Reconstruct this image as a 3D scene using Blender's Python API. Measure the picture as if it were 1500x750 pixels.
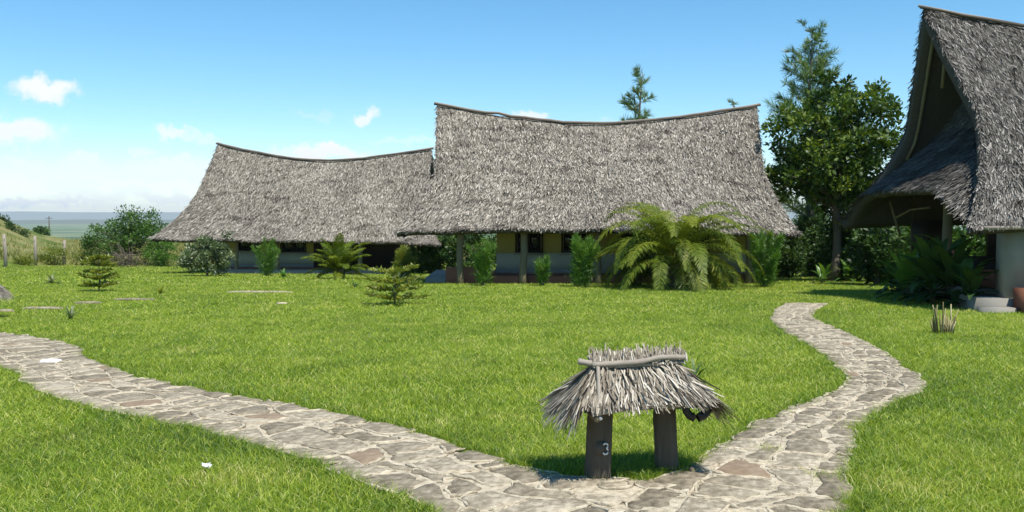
import bpy, math, random
import numpy as np
from mathutils import Vector, Matrix

for o in list(bpy.data.objects):
    bpy.data.objects.remove(o)
random.seed(7)
RNG = np.random.default_rng(7)
S = bpy.context.scene
COL = S.collection
PI = math.pi

# ------------------------------------------------------------------ camera
FPX, CX, CY, HORIZON = 1353.0, 750.0, 375.0, 316.0      # measured in the 1500x750 photograph
PITCH = math.atan((CY - HORIZON) / FPX)
CAM_Z = 1.65
cd = bpy.data.cameras.new('camera')
cam = bpy.data.objects.new('camera', cd)
COL.objects.link(cam)
cam.location = (0, 0, CAM_Z)
cam.rotation_euler = (PI / 2 - PITCH, 0, 0)
cd.sensor_width = 36
cd.lens = 36 * FPX / 1500
cd.clip_start = 0.05
cd.clip_end = 60000
S.camera = cam

# ------------------------------------------------------------------ world, sun, exposure
SUN_DIR = Vector((0.26, -0.38, 0.88)).normalized()      # from the scene towards the sun
SUN_EL = math.asin(SUN_DIR.z)
SUN_AZ = math.atan2(SUN_DIR.x, SUN_DIR.y)
sl = bpy.data.lights.new('sun', 'SUN')
sl.energy = 5.0
sl.angle = math.radians(0.53)
sl.color = (1.0, 0.945, 0.85)
sun = bpy.data.objects.new('sun', sl)
COL.objects.link(sun)
sun.rotation_euler = (-SUN_DIR).to_track_quat('-Z', 'Y').to_euler()
sun.location = (20, -20, 60)

world = bpy.data.worlds.new('World')
S.world = world
world.use_nodes = True
wn, wl = world.node_tree.nodes, world.node_tree.links
wn.clear()


def wnode(t, **kw):
    n = wn.new(t)
    for k, v in kw.items():
        setattr(n, k, v)
    return n


def wmath(op, a, b=None, c=None, clamp=False):
    n = wn.new('ShaderNodeMath')
    n.operation = op
    n.use_clamp = clamp
    for i, x in enumerate((a, b, c)):
        if x is None:
            continue
        if isinstance(x, (int, float)):
            n.inputs[i].default_value = x
        else:
            wl.new(x, n.inputs[i])
    return n.outputs[0]


SKY_STRENGTH = 0.10
sky = wnode('ShaderNodeTexSky', sky_type='NISHITA', sun_disc=False)
sky.sun_elevation = SUN_EL
sky.sun_rotation = SUN_AZ
sky.altitude = 1600
sky.air_density = 1.0
sky.dust_density = 0.4
sky.ozone_density = 2.0
hs = wnode('ShaderNodeHueSaturation')
hs.inputs['Saturation'].default_value = 1.28
hs.inputs['Hue'].default_value = 0.487
hs.inputs['Value'].default_value = 1.42
wl.new(sky.outputs[0], hs.inputs['Color'])
tc = wnode('ShaderNodeTexCoord')
sep = wnode('ShaderNodeSeparateXYZ')
wl.new(tc.outputs['Generated'], sep.inputs[0])
# warped direction for ragged cloud edges
wz = wnode('ShaderNodeTexNoise')
wz.inputs['Scale'].default_value = 34
wz.inputs['Detail'].default_value = 5
wz.inputs['Roughness'].default_value = 0.62
wl.new(tc.outputs['Generated'], wz.inputs['Vector'])
wsub = wnode('ShaderNodeVectorMath', operation='SUBTRACT')
wl.new(wz.outputs['Color'], wsub.inputs[0])
wsub.inputs[1].default_value = (.5, .5, .5)
wsc = wnode('ShaderNodeVectorMath', operation='SCALE')
wl.new(wsub.outputs[0], wsc.inputs[0])
wsc.inputs['Scale'].default_value = 0.05
wad = wnode('ShaderNodeVectorMath', operation='ADD')
wl.new(tc.outputs['Generated'], wad.inputs[0])
wl.new(wsc.outputs[0], wad.inputs[1])


def px_dir(u, v):
    x, y = (u - CX) / FPX, (CY - v) / FPX
    c, s = math.cos(PITCH), math.sin(PITCH)
    return Vector((x, c + y * s, -s + y * c))


blobs = [(62, 127, 34, 15, 1.0), (18, 190, 58, 19, .95), (255, 196, 26, 8, .8), (296, 202, 22, 7, .45), (535, 170, 19, 8, .85),
         (478, 226, 58, 14, 1.0), (782, 172, 26, 9, .8), (420, 222, 22, 8, .5), (40, 240, 34, 12, .6),
         (125, 236, 26, 9, .6), (205, 222, 18, 6, .5), (250, 248, 70, 18, .75), (150, 282, 80, 9, .5), (40, 293, 90, 6, .85), (110, 262, 40, 9, .5), (190, 256, 36, 9, .55),
         (250, 290, 60, 9, .7), (600, 205, 60, 5, .3), (460, 168, 30, 6, .18), (900, 205, 80, 20, .6)]
cloud = None
for (u, v, rx, rz, amp) in blobs:
    d = px_dir(u, v).normalized()
    sb = wnode('ShaderNodeVectorMath', operation='SUBTRACT')
    wl.new(wad.outputs[0], sb.inputs[0])
    sb.inputs[1].default_value = d
    ml = wnode('ShaderNodeVectorMath', operation='MULTIPLY')
    wl.new(sb.outputs[0], ml.inputs[0])
    ml.inputs[1].default_value = (FPX / rx, FPX / rx, FPX / rz)
    ln = wnode('ShaderNodeVectorMath', operation='LENGTH')
    wl.new(ml.outputs[0], ln.inputs[0])
    mr = wnode('ShaderNodeMapRange', interpolation_type='SMOOTHSTEP')
    wl.new(ln.outputs['Value'], mr.inputs['Value'])
    mr.inputs['From Min'].default_value = 1.35
    mr.inputs['From Max'].default_value = 0.5
    mr.inputs['To Max'].default_value = amp
    cloud = mr.outputs[0] if cloud is None else wmath('MAXIMUM', cloud, mr.outputs[0])
# general fair-weather cumulus, thicker towards the horizon, all the way round
mp = wnode('ShaderNodeMapping')
mp.inputs['Scale'].default_value = (1, 1, 2.6)
wl.new(tc.outputs['Generated'], mp.inputs['Vector'])
cn = wnode('ShaderNodeTexNoise')
cn.inputs['Scale'].default_value = 15
cn.inputs['Detail'].default_value = 8
cn.inputs['Roughness'].default_value = 0.6
wl.new(mp.outputs[0], cn.inputs['Vector'])
band = wnode('ShaderNodeMapRange', interpolation_type='SMOOTHSTEP')
wl.new(sep.outputs['Z'], band.inputs['Value'])
band.inputs['From Min'].default_value = 0.105
band.inputs['From Max'].default_value = 0.0
cov = wmath('ADD', cn.outputs['Fac'], wmath('MULTIPLY', band.outputs[0], 0.17))
cm = wnode('ShaderNodeMapRange', interpolation_type='SMOOTHSTEP')
wl.new(cov, cm.inputs['Value'])
cm.inputs['From Min'].default_value = 0.68
cm.inputs['From Max'].default_value = 0.86
cm.inputs['To Max'].default_value = 0.85
cloud = wmath('MAXIMUM', cloud, cm.outputs[0])
wmix = wnode('ShaderNodeMix', data_type='RGBA')
wl.new(cloud, wmix.inputs['Factor'])
wl.new(hs.outputs[0], wmix.inputs['A'])
wmix.inputs['B'].default_value = (0.80 / SKY_STRENGTH, 0.83 / SKY_STRENGTH, 0.87 / SKY_STRENGTH, 1)
bg = wnode('ShaderNodeBackground')
bg.inputs['Strength'].default_value = SKY_STRENGTH
wl.new(wmix.outputs['Result'], bg.inputs['Color'])
wo = wnode('ShaderNodeOutputWorld')
wl.new(bg.outputs[0], wo.inputs['Surface'])

S.render.engine = 'CYCLES'
S.view_settings.view_transform = 'Standard'
S.view_settings.look = 'None'
S.view_settings.gamma = 1
S.view_settings.exposure = 0.34
S.view_settings.use_curve_mapping = False
S.cycles.max_bounces = 5
S.cycles.diffuse_bounces = 3
S.cycles.glossy_bounces = 2
S.cycles.transmission_bounces = 3
S.cycles.transparent_max_bounces = 4
S.cycles.volume_bounces = 0
S.cycles.sample_clamp_indirect = 4


# ------------------------------------------------------------------ mesh helpers
class MB:
    """collects vertices and faces, builds ONE mesh"""
    def __init__(self):
        self.V, self.F, self.R, self.n = [], [], [], 0

    def add(self, V, F, r=0.5):
        V = np.asarray(V, float).reshape(-1, 3)
        F = np.asarray(F, np.int64)
        self.V.append(V)
        self.F.append(F + self.n)
        self.R.append(np.broadcast_to(np.asarray(r, float), (len(F),)))
        self.n += len(V)
        return self

    def box(self, x0, x1, y0, y1, z0, z1, r=.5):
        V = [(x, y, z) for z in (z0, z1) for y in (y0, y1) for x in (x0, x1)]
        F = [(0, 2, 3, 1), (4, 5, 7, 6), (0, 1, 5, 4), (2, 6, 7, 3), (0, 4, 6, 2), (1, 3, 7, 5)]
        return self.add(V, F, r)

    def tube(self, P, rad, n=7, r=.5, jit=0.0):
        P = np.asarray(P, float)
        k = len(P)
        rad = np.broadcast_to(np.asarray(rad, float), (k,))
        T = np.gradient(P, axis=0)
        T /= np.linalg.norm(T, axis=1)[:, None] + 1e-9
        ref = np.array([0, 0, 1.0]) if abs(T[0, 2]) < .8 else np.array([1.0, 0, 0])
        A = np.cross(T, ref)
        A /= np.linalg.norm(A, axis=1)[:, None] + 1e-9
        B = np.cross(T, A)
        th = np.arange(n) * 2 * PI / n
        rr = rad[:, None] * (1 + (RNG.normal(0, jit, (k, n)) if jit else 0))
        V = P[:, None] + A[:, None] * (np.cos(th) * rr)[..., None] + B[:, None] * (np.sin(th) * rr)[..., None]
        V = V.reshape(-1, 3)
        i, j = np.meshgrid(np.arange(k - 1), np.arange(n), indexing='ij')
        a = i * n + j
        b = i * n + (j + 1) % n
        self.add(V, np.stack([a, b, b + n, a + n], -1).reshape(-1, 4), r)
        c0 = np.arange(n)
        base = self.n - len(V)
        for ring, ctr in ((0, P[0] - T[0] * rad[0] * .15), (k - 1, P[-1] + T[-1] * rad[-1] * .15)):
            idx = base + ring * n
            self.V.append(ctr[None])
            ci = self.n
            self.n += 1
            f = np.stack([np.full(n, ci), idx + c0, idx + (c0 + 1) % n], -1)
            if ring == 0:
                f = f[:, ::-1]
            self.F.append(f)
            self.R.append(np.full(n, float(np.mean(r))))
        return self

    def mesh(self, name, mat, smooth=False):
        me = bpy.data.meshes.new(name)
        V = np.concatenate(self.V).astype(np.float32)
        me.vertices.add(len(V))
        me.vertices.foreach_set('co', V.ravel())
        loops = np.concatenate([f.ravel() for f in self.F]).astype(np.int32)
        sizes = np.concatenate([np.full(len(f), f.shape[1]) for f in self.F])
        starts = np.concatenate([[0], np.cumsum(sizes)[:-1]]).astype(np.int32)
        me.loops.add(len(loops))
        me.loops.foreach_set('vertex_index', loops)
        me.polygons.add(len(sizes))
        me.polygons.foreach_set('loop_start', starts)
        me.update(calc_edges=True)
        at = me.attributes.new('r', 'FLOAT', 'FACE')
        at.data.foreach_set('value', np.concatenate(self.R).astype(np.float32))
        if smooth:
            me.polygons.foreach_set('use_smooth', np.ones(len(sizes), bool))
        if mat:
            me.materials.append(mat)
        return me

    def build(self, name, mat, parent=None, loc=(0, 0, 0), rz=0, smooth=False):
        return link(name, self.mesh(name, mat, smooth), parent, loc, rz)


def link(name, me, parent=None, loc=(0, 0, 0), rz=0):
    o = bpy.data.objects.new(name, me)
    COL.objects.link(o)
    o.location = loc
    o.rotation_euler = (0, 0, rz)
    o.parent = parent
    return o


def tag(o, label, cat=None, group=None, kind=None):
    o['label'] = label
    if cat:
        o['category'] = cat
    if group:
        o['group'] = group
    if kind:
        o['kind'] = kind
    return o


def thing(name, label, cat, loc=(0, 0, 0), rz=0, group=None):
    o = bpy.data.objects.new(name, None)
    COL.objects.link(o)
    o.empty_display_size = .3
    o.location = loc
    o.rotation_euler = (0, 0, rz)
    return tag(o, label, cat, group)


def unit(v):
    v = np.asarray(v, float)
    return v / (np.linalg.norm(v, axis=-1, keepdims=True) + 1e-9)


def grid_faces(nu, nv, off=0):
    i, j = np.meshgrid(np.arange(nu - 1), np.arange(nv - 1), indexing='ij')
    a = i * nv + j + off
    return np.stack([a, a + nv, a + nv + 1, a + 1], -1).reshape(-1, 4)


def wob(x, y, f=1.0, seed=0, n=5):
    """cheap smooth 2-d noise, about -1..1"""
    rg = np.random.default_rng(seed + 100)
    s = 0
    for k in range(n):
        a = rg.uniform(0, 2 * PI)
        q = f * (1.0 + .55 * k)
        s = s + np.sin((x * math.cos(a) + y * math.sin(a)) * q + rg.uniform(0, 6.28) + 1.3 * np.sin((x * math.sin(a) - y * math.cos(a)) * q * .7))
    return s / n


def smooth01(t):
    t = np.clip(t, 0, 1)
    return t * t * (3 - 2 * t)


# ------------------------------------------------------------------ materials
def new_mat(name):
    m = bpy.data.materials.new(name)
    m.use_nodes = True
    m.node_tree.nodes.clear()
    return m, m.node_tree.nodes, m.node_tree.links


def ramp(nodes, cols, pos=None):
    n = nodes.new('ShaderNodeValToRGB')
    e = n.color_ramp.elements
    k = len(cols)
    pos = pos or [i / (k - 1) for i in range(k)]
    while len(e) < k:
        e.new(.5)
    for i in range(k):
        e[i].position = pos[i]
        e[i].color = (*cols[i], 1)
    return n


def M_leaf(name, cols, trans=.35, gloss=.03, rough=.45):
    m, n, l = new_mat(name)
    a = n.new('ShaderNodeAttribute')
    a.attribute_name = 'r'
    r = ramp(n, cols)
    l.new(a.outputs['Fac'], r.inputs[0])
    d = n.new('ShaderNodeBsdfDiffuse')
    t = n.new('ShaderNodeBsdfTranslucent')
    l.new(r.outputs[0], d.inputs['Color'])
    br = n.new('ShaderNodeMix')
    br.data_type = 'RGBA'
    br.blend_type = 'MULTIPLY'
    br.inputs['Factor'].default_value = 1
    l.new(r.outputs[0], br.inputs['A'])
    br.inputs['B'].default_value = (1.25, 1.2, .5, 1)
    l.new(br.outputs['Result'], t.inputs['Color'])
    mx = n.new('ShaderNodeMixShader')
    mx.inputs[0].default_value = trans
    l.new(d.outputs[0], mx.inputs[1])
    l.new(t.outputs[0], mx.inputs[2])
    out = n.new('ShaderNodeOutputMaterial')
    g = n.new('ShaderNodeBsdfGlossy')
    g.inputs['Roughness'].default_value = rough
    g.inputs['Color'].default_value = (1, 1, 1, 1)
    m2 = n.new('ShaderNodeMixShader')
    m2.inputs[0].default_value = gloss
    l.new(mx.outputs[0], m2.inputs[1])
    l.new(g.outputs[0], m2.inputs[2])
    l.new(m2.outputs[0], out.inputs['Surface'])
    return m


def M_attr(name, cols, rough=.9, noise=0.0, nscale=20.0):
    """colour by the face attribute r (with a little object-space noise)"""
    m, n, l = new_mat(name)
    a = n.new('ShaderNodeAttribute')
    a.attribute_name = 'r'
    r = ramp(n, cols)
    src = a.outputs['Fac']
    if noise:
        tcn = n.new('ShaderNodeTexCoord')
        nz = n.new('ShaderNodeTexNoise')
        nz.inputs['Scale'].default_value = nscale
        nz.inputs['Detail'].default_value = 6
        l.new(tcn.outputs['Object'], nz.inputs['Vector'])
        mm = n.new('ShaderNodeMath')
        mm.operation = 'MULTIPLY_ADD'
        l.new(nz.outputs['Fac'], mm.inputs[0])
        mm.inputs[1].default_value = noise
        sb = n.new('ShaderNodeMath')
        sb.operation = 'SUBTRACT'
        l.new(a.outputs['Fac'], sb.inputs[0])
        sb.inputs[1].default_value = noise * .5
        l.new(sb.outputs[0], mm.inputs[2])
        src = mm.outputs[0]
    l.new(src, r.inputs[0])
    p = n.new('ShaderNodeBsdfPrincipled')
    p.inputs['Roughness'].default_value = rough
    p.inputs['Specular IOR Level'].default_value = .2
    l.new(r.outputs[0], p.inputs['Base Color'])
    out = n.new('ShaderNodeOutputMaterial')
    l.new(p.outputs[0], out.inputs['Surface'])
    return m


def M_noise(name, cols, scale=6, stretch=(1, 1, 1), rough=.85, bump=.3, bdist=.01, detail=8, pos=None, objrand=0.0, spec=.3, coords='Object'):
    m, n, l = new_mat(name)
    tcn = n.new('ShaderNodeTexCoord')
    mpn = n.new('ShaderNodeMapping')
    mpn.inputs['Scale'].default_value = stretch
    l.new(tcn.outputs[coords], mpn.inputs['Vector'])
    nz = n.new('ShaderNodeTexNoise')
    nz.inputs['Scale'].default_value = scale
    nz.inputs['Detail'].default_value = detail
    nz.inputs['Roughness'].default_value = .62
    l.new(mpn.outputs[0], nz.inputs['Vector'])
    r = ramp(n, cols, pos)
    src = nz.outputs['Fac']
    if objrand:
        oi = n.new('ShaderNodeObjectInfo')
        mm = n.new('ShaderNodeMath')
        mm.operation = 'MULTIPLY_ADD'
        l.new(oi.outputs['Random'], mm.inputs[0])
        mm.inputs[1].default_value = objrand
        sb = n.new('ShaderNodeMath')
        sb.operation = 'SUBTRACT'
        l.new(nz.outputs['Fac'], sb.inputs[0])
        sb.inputs[1].default_value = objrand * .5
        l.new(sb.outputs[0], mm.inputs[2])
        src = mm.outputs[0]
    l.new(src, r.inputs[0])
    p = n.new('ShaderNodeBsdfPrincipled')
    p.inputs['Roughness'].default_value = rough
    p.inputs['Specular IOR Level'].default_value = spec
    l.new(r.outputs[0], p.inputs['Base Color'])
    if bump:
        nz2 = n.new('ShaderNodeTexNoise')
        nz2.inputs['Scale'].default_value = scale * 4
        nz2.inputs['Detail'].default_value = 6
        l.new(mpn.outputs[0], nz2.inputs['Vector'])
        b = n.new('ShaderNodeBump')
        b.inputs['Strength'].default_value = bump
        b.inputs['Distance'].default_value = bdist
        l.new(nz2.outputs['Fac'], b.inputs['Height'])
        l.new(b.outputs[0], p.inputs['Normal'])
    out = n.new('ShaderNodeOutputMaterial')
    l.new(p.outputs[0], out.inputs['Surface'])
    return m


MAT = {}
MAT['grass'] = M_leaf('grass_blades', [(.045, .10, .016), (.145, .25, .014), (.275, .38, .018), (.46, .51, .055), (.62, .56, .25)], .35, .03, .55)
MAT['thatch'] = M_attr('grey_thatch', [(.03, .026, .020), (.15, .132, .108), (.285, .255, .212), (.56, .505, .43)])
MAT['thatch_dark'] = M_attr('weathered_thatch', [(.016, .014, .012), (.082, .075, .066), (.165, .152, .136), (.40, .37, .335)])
MAT['thatch_core'] = M_noise('thatch_core', [(.03, .027, .024), (.13, .118, .105)], 14, (1, 1, 3), .95, .6, .03)
MAT['straw'] = M_attr('sign_straw', [(.035, .028, .02), (.15, .125, .095), (.32, .28, .22), (.58, .53, .45)], .8)
MAT['pole'] = M_noise('weathered_pole', [(.16, .13, .10), (.42, .37, .31)], 5, (1, 1, .25), .85, .4, .004)
MAT['post_wood'] = M_noise('old_post_wood', [(.03, .025, .018), (.085, .07, .05), (.15, .128, .098)], 9, (1, 1, .22), .85, .7, .012)
MAT['house_post'] = M_noise('house_post', [(.12, .10, .06), (.24, .20, .13)], 4, (1, 1, .3), .85, .4, .01)
MAT['dark_pole'] = M_noise('dark_pole', [(.05, .04, .03), (.12, .10, .08)], 5, (.3, 1, 1), .85, .3, .01)
MAT['plaster_yellow'] = M_noise('yellow_plaster', [(.28, .22, .06), (.37, .295, .09)], 1.5, rough=.9, bump=.2, bdist=.01)
MAT['plaster_white'] = M_noise('white_plaster', [(.30, .29, .23), (.40, .385, .32)], 2, rough=.9, bump=.2, bdist=.01)
MAT['plaster_grey'] = M_noise('grey_plaster', [(.18, .18, .17), (.28, .28, .26)], 3, rough=.9, bump=.2, bdist=.01)
MAT['plaster_red'] = M_noise('red_plaster', [(.20, .075, .045), (.30, .12, .07)], 3, rough=.85, bump=.2, bdist=.01)
MAT['concrete'] = M_noise('concrete', [(.19, .18, .155), (.29, .275, .24)], 2.5, rough=.9, bump=.3, bdist=.01)
MAT['window_frame'] = M_noise('window_frame', [(.018, .013, .010), (.04, .028, .02)], 6, rough=.6, bump=.1)
MAT['glass'] = M_noise('dark_glass', [(.010, .012, .014), (.018, .020, .022)], 2, rough=.12, bump=0, spec=.5)
MAT['bark'] = M_noise('bark', [(.07, .055, .04), (.20, .165, .125)], 7, (1, 1, .3), .9, .8, .02)
MAT['stone'] = M_noise('path_stone', [(.10, .082, .055), (.20, .168, .118), (.285, .243, .175), (.46, .40, .30)], 16, rough=.9, bump=.9, bdist=.006, pos=[.27, .44, .57, .72], objrand=.20, coords='Object')
MAT['stone_red'] = M_noise('reddish_path_stone', [(.12, .085, .055), (.24, .175, .115), (.40, .33, .24)], 16, rough=.88, bump=.6, bdist=.006)
MAT['mortar'] = M_noise('path_mortar', [(.17, .14, .095), (.42, .36, .26), (.60, .53, .405)], 14, rough=.95, bump=.9, bdist=.012, pos=[.3, .46, .7])
MAT['black_metal'] = M_noise('black_metal', [(.012, .012, .012), (.03, .03, .03)], 9, rough=.4, bump=.1)
MAT['white_paint'] = M_noise('white_paint', [(.62, .61, .58), (.78, .77, .74)], 20, rough=.6, bump=.1)
MAT['grey_plate'] = M_noise('grey_plate', [(.06, .05, .038), (.10, .085, .066)], 14, rough=.7, bump=.2)
MAT['dry_grass'] = M_leaf('dry_grass', [(.10, .13, .03), (.20, .22, .06), (.33, .29, .11), (.42, .36, .17)], .3, .01)
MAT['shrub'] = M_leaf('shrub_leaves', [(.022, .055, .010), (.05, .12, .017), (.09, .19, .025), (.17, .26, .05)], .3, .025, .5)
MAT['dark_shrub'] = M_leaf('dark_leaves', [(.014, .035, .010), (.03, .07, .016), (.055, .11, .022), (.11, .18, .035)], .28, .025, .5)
MAT['tree'] = M_leaf('broad_tree_leaves', [(.016, .038, .007), (.042, .088, .011), (.11, .175, .017), (.26, .32, .04)], .3, .025, .5)
MAT['feather'] = M_leaf('feathery_leaves', [(.05, .09, .045), (.10, .17, .065), (.17, .26, .09), (.27, .36, .14)], .35, .04)
MAT['column'] = M_leaf('bright_feathery_shrub', [(.035, .09, .012), (.075, .18, .018), (.13, .26, .03), (.20, .30, .05)], .4, .03)
MAT['yellow_shrub'] = M_leaf('yellow_green_shrub', [(.07, .10, .015), (.14, .19, .022), (.23, .27, .035), (.34, .33, .07)], .4, .03)
MAT['palm'] = M_leaf('palm_leaves', [(.03, .06, .007), (.085, .14, .011), (.18, .23, .018), (.36, .36, .06)], .35, .02, .5)
MAT['pale_leaf'] = M_leaf('pale_grey_leaves', [(.04, .075, .02), (.09, .14, .045), (.19, .23, .10), (.34, .37, .22)], .3, .06)
MAT['canna'] = M_leaf('broad_plant_leaves', [(.03, .08, .012), (.06, .15, .018), (.10, .22, .025), (.17, .30, .05)], .4, .08, .35)
MAT['agave'] = M_leaf('blue_dark_leaves', [(.02, .05, .035), (.04, .08, .055), (.07, .12, .08)], .1, .08, .4)
MAT['stalk'] = M_attr('dry_stalk', [(.12, .10, .04), (.28, .24, .12), (.45, .40, .24)], .8)
MAT['dead_twig'] = M_attr('dead_twig', [(.10, .08, .06), (.22, .18, .14)], .9)
MAT['flower'] = M_attr('salmon_petals', [(.75, .22, .12), (.80, .38, .25)], .6)


# ------------------------------------------------------------------ ground
def ground_z(x, y):
    x = np.asarray(x, float)
    y = np.asarray(y, float)
    z = np.interp(y, [-300, 0, 30, 38, 46, 54, 62, 80, 110, 135, 170, 230, 320, 500, 900, 1500, 30000],
                  [0, 0, -.75, -1.0, -1.37, -1.60, -1.66, -1.62, -1.45, -2.2, -4.5, -9, -18, -34, -52, -60, -60])
    hill = 20 * smooth01((-x / np.maximum(y, 20.0) - .49) / .3) * np.exp(-((y - 108) / 34.0) ** 2)
    z = z + hill
    near = np.exp(-np.maximum(np.hypot(x, y) - 30, 0) / 40)
    z = z + .018 * near * wob(x, y, .7, 3)
    far = smooth01((y - 1500) / 2500)
    z = z + far * 7 * (wob(x / 900, y / 700, 1.0, 5))
    return z


def gp(u, v, lift=0.0):
    """where the pixel's ray meets the ground"""
    d = px_dir(u, v)
    t0, t = 0.5, 0.5
    while t < 400:
        p = d * t
        if CAM_Z + p.z < float(ground_z(p.x, p.y)) + lift:
            break
        t0 = t
        t *= 1.02
    for _ in range(30):
        tm = .5 * (t0 + t)
        p = d * tm
        if CAM_Z + p.z < float(ground_z(p.x, p.y)) + lift:
            t = tm
        else:
            t0 = tm
    p = d * t
    return np.array([p.x, p.y, float(ground_z(p.x, p.y))])


def at(u, v, Y):
    """pixel at known depth Y"""
    d = px_dir(u, v)
    k = Y / d.y
    return np.array([d.x * k, Y, CAM_Z + d.z * k])


def gz(x, y):
    return float(ground_z(x, y))


def graded(lo, hi, fine, n):
    t = np.linspace(-1, 1, n)
    k = 9.2
    g = np.sinh(t * k) / math.sinh(k)
    a = np.where(t < 0, -g * lo, g * hi)
    return a


xs = np.concatenate([-np.geomspace(18000, 30, 60), np.arange(-29, 29.1, .5), np.geomspace(30, 18000, 60)])
ys = np.concatenate([-np.geomspace(280, 3, 20), np.arange(-2, 60, .5), np.geomspace(60, 18000, 120)])
GX, GY = np.meshgrid(xs, ys, indexing='ij')
gm = MB()
gm.add(np.stack([GX, GY, ground_z(GX, GY)], -1), grid_faces(len(xs), len(ys)))
m, n, l = new_mat('ground_cover')
geo = n.new('ShaderNodeNewGeometry')
sp = n.new('ShaderNodeSeparateXYZ')
l.new(geo.outputs['Position'], sp.inputs[0])


def gnoise(scale, cols, pos=None, detail=6, stretch=(1, 1, 1)):
    mpn = n.new('ShaderNodeMapping')
    mpn.inputs['Scale'].default_value = stretch
    l.new(geo.outputs['Position'], mpn.inputs['Vector'])
    z = n.new('ShaderNodeTexNoise')
    z.inputs['Scale'].default_value = scale
    z.inputs['Detail'].default_value = detail
    l.new(mpn.outputs[0], z.inputs['Vector'])
    r = ramp(n, cols, pos)
    l.new(z.outputs['Fac'], r.inputs[0])
    return r.outputs[0]


def gmix(f, a, b):
    x = n.new('ShaderNodeMix')
    x.data_type = 'RGBA'
    l.new(f, x.inputs['Factor'])
    l.new(a, x.inputs['A'])
    l.new(b, x.inputs['B'])
    return x.outputs['Result']


def gstep(lo, hi, src):
    x = n.new('ShaderNodeMapRange')
    l.new(src, x.inputs['Value'])
    x.inputs['From Min'].default_value = lo
    x.inputs['From Max'].default_value = hi
    return x.outputs[0]


lawn_c = gnoise(1.1, [(.06, .095, .012), (.11, .165, .018), (.18, .19, .05)], [.3, .5, .75], 10)
field_c = gnoise(.35, [(.09, .13, .03), (.19, .19, .07), (.28, .22, .11)], [.35, .52, .7], 8)
plain_c = gnoise(.0022, [(.04, .08, .035), (.10, .16, .06), (.24, .25, .13)], [.36, .5, .68], 10, (1, 2.2, 1))
c = gmix(gstep(58, 66, sp.outputs['Y']), lawn_c, field_c)
c = gmix(gstep(300, 800, sp.outputs['Y']), c, plain_c)
p = n.new('ShaderNodeBsdfPrincipled')
p.inputs['Roughness'].default_value = .95
p.inputs['Specular IOR Level'].default_value = .1
l.new(c, p.inputs['Base Color'])
out = n.new('ShaderNodeOutputMaterial')
l.new(p.outputs[0], out.inputs['Surface'])
tag(gm.build('ground', m, smooth=True), 'green lawn running out to a dry field and a wide valley plain', kind='structure')

# far ridges across the valley
MAT['ridge'] = M_noise('ridge_cover', [(.04, .06, .035), (.10, .12, .06)], .002, rough=.95, bump=0)
for (name, Y, base, hi, seed, lab) in (('low_ridge', 6500, -62, 52, 11, 'low green ridge across the valley plain'),
                                       ('far_escarpment', 15500, -62, 165, 12, 'long flat blue escarpment on the far horizon')):
    X = np.linspace(-17000, 17000, 240)
    rows = []
    top = hi * (.80 + .20 * wob(X / 3200, X * 0, 1.0, seed) + .06 * wob(X / 700, X * 0, 1.0, seed + 1))
    if name == 'low_ridge':
        top = 55 * (.55 + .45 * wob(X / 1300, X * 0, 1.0, seed))
    dep = 1500 if name != 'low_ridge' else 900
    for q, f in enumerate([0, .25, .5, .75, 1.0, 1.0]):
        yy = Y + dep * q / 5 + 60 * wob(X / 500, X * 0 + q, 1, seed + 3)
        rows.append(np.stack([X, yy, base + (top) * smooth01(f) if f else np.full_like(X, base - 4)], -1))
    mb = MB()
    mb.add(np.stack(rows, 0), grid_faces(len(rows), len(X)))
    tag(mb.build(name, MAT['ridge'], smooth=True), lab, kind='structure')

# ------------------------------------------------------------------ stone path
E_A_up = [(-330, 462), (-150, 473), (0, 488), (60, 496), (115, 508), (132, 524), (190, 548), (270, 566), (380, 586), (470, 601), (560, 619), (640, 641), (720, 668), (790, 690), (870, 700), (950, 708), (985, 712), (1040, 745), (1080, 800), (1100, 900)]
E_A_lo = [(-330, 488), (-150, 512), (0, 541), (30, 560), (60, 578), (120, 597), (200, 614), (280, 631), (350, 650), (430, 673), (500, 699), (560, 724), (620, 750), (700, 795), (790, 870), (850, 960), (900, 1050)]
E_B_l = [(1150, 444), (1126, 468), (1170, 500), (1214, 530), (1236, 565), (1150, 600), (1090, 630), (1040, 664), (1000, 690), (940, 716), (860, 800), (780, 920), (650, 1080)]
E_B_r = [(1216, 442), (1192, 464), (1228, 482), (1292, 514), (1358, 563), (1302, 598), (1266, 626), (1246, 680), (1250, 720), (1240, 750), (1212, 830), (1190, 920), (1170, 1080)]


def edge3(E, wobble, seed):
    P = np.array([gp(u, v)[:2] for u, v in E])
    # Catmull-Rom
    out = []
    Q = np.vstack([2 * P[0] - P[1], P, 2 * P[-1] - P[-2]])
    for i in range(1, len(Q) - 2):
        for t in np.linspace(0, 1, 8, endpoint=False):
            a, b, c_, d = Q[i - 1], Q[i], Q[i + 1], Q[i + 2]
            out.append(.5 * ((2 * b) + (c_ - a) * t + (2 * a - 5 * b + 4 * c_ - d) * t ** 2 + (3 * b - a - 3 * c_ + d) * t ** 3))
    out.append(P[-1])
    out = np.array(out)
    T = unit(np.gradient(out, axis=0))
    Nn = np.stack([-T[:, 1], T[:, 0]], -1)
    return out + Nn * (wobble * wob(out[:, 0], out[:, 1], 5.5, seed))[:, None]


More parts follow.
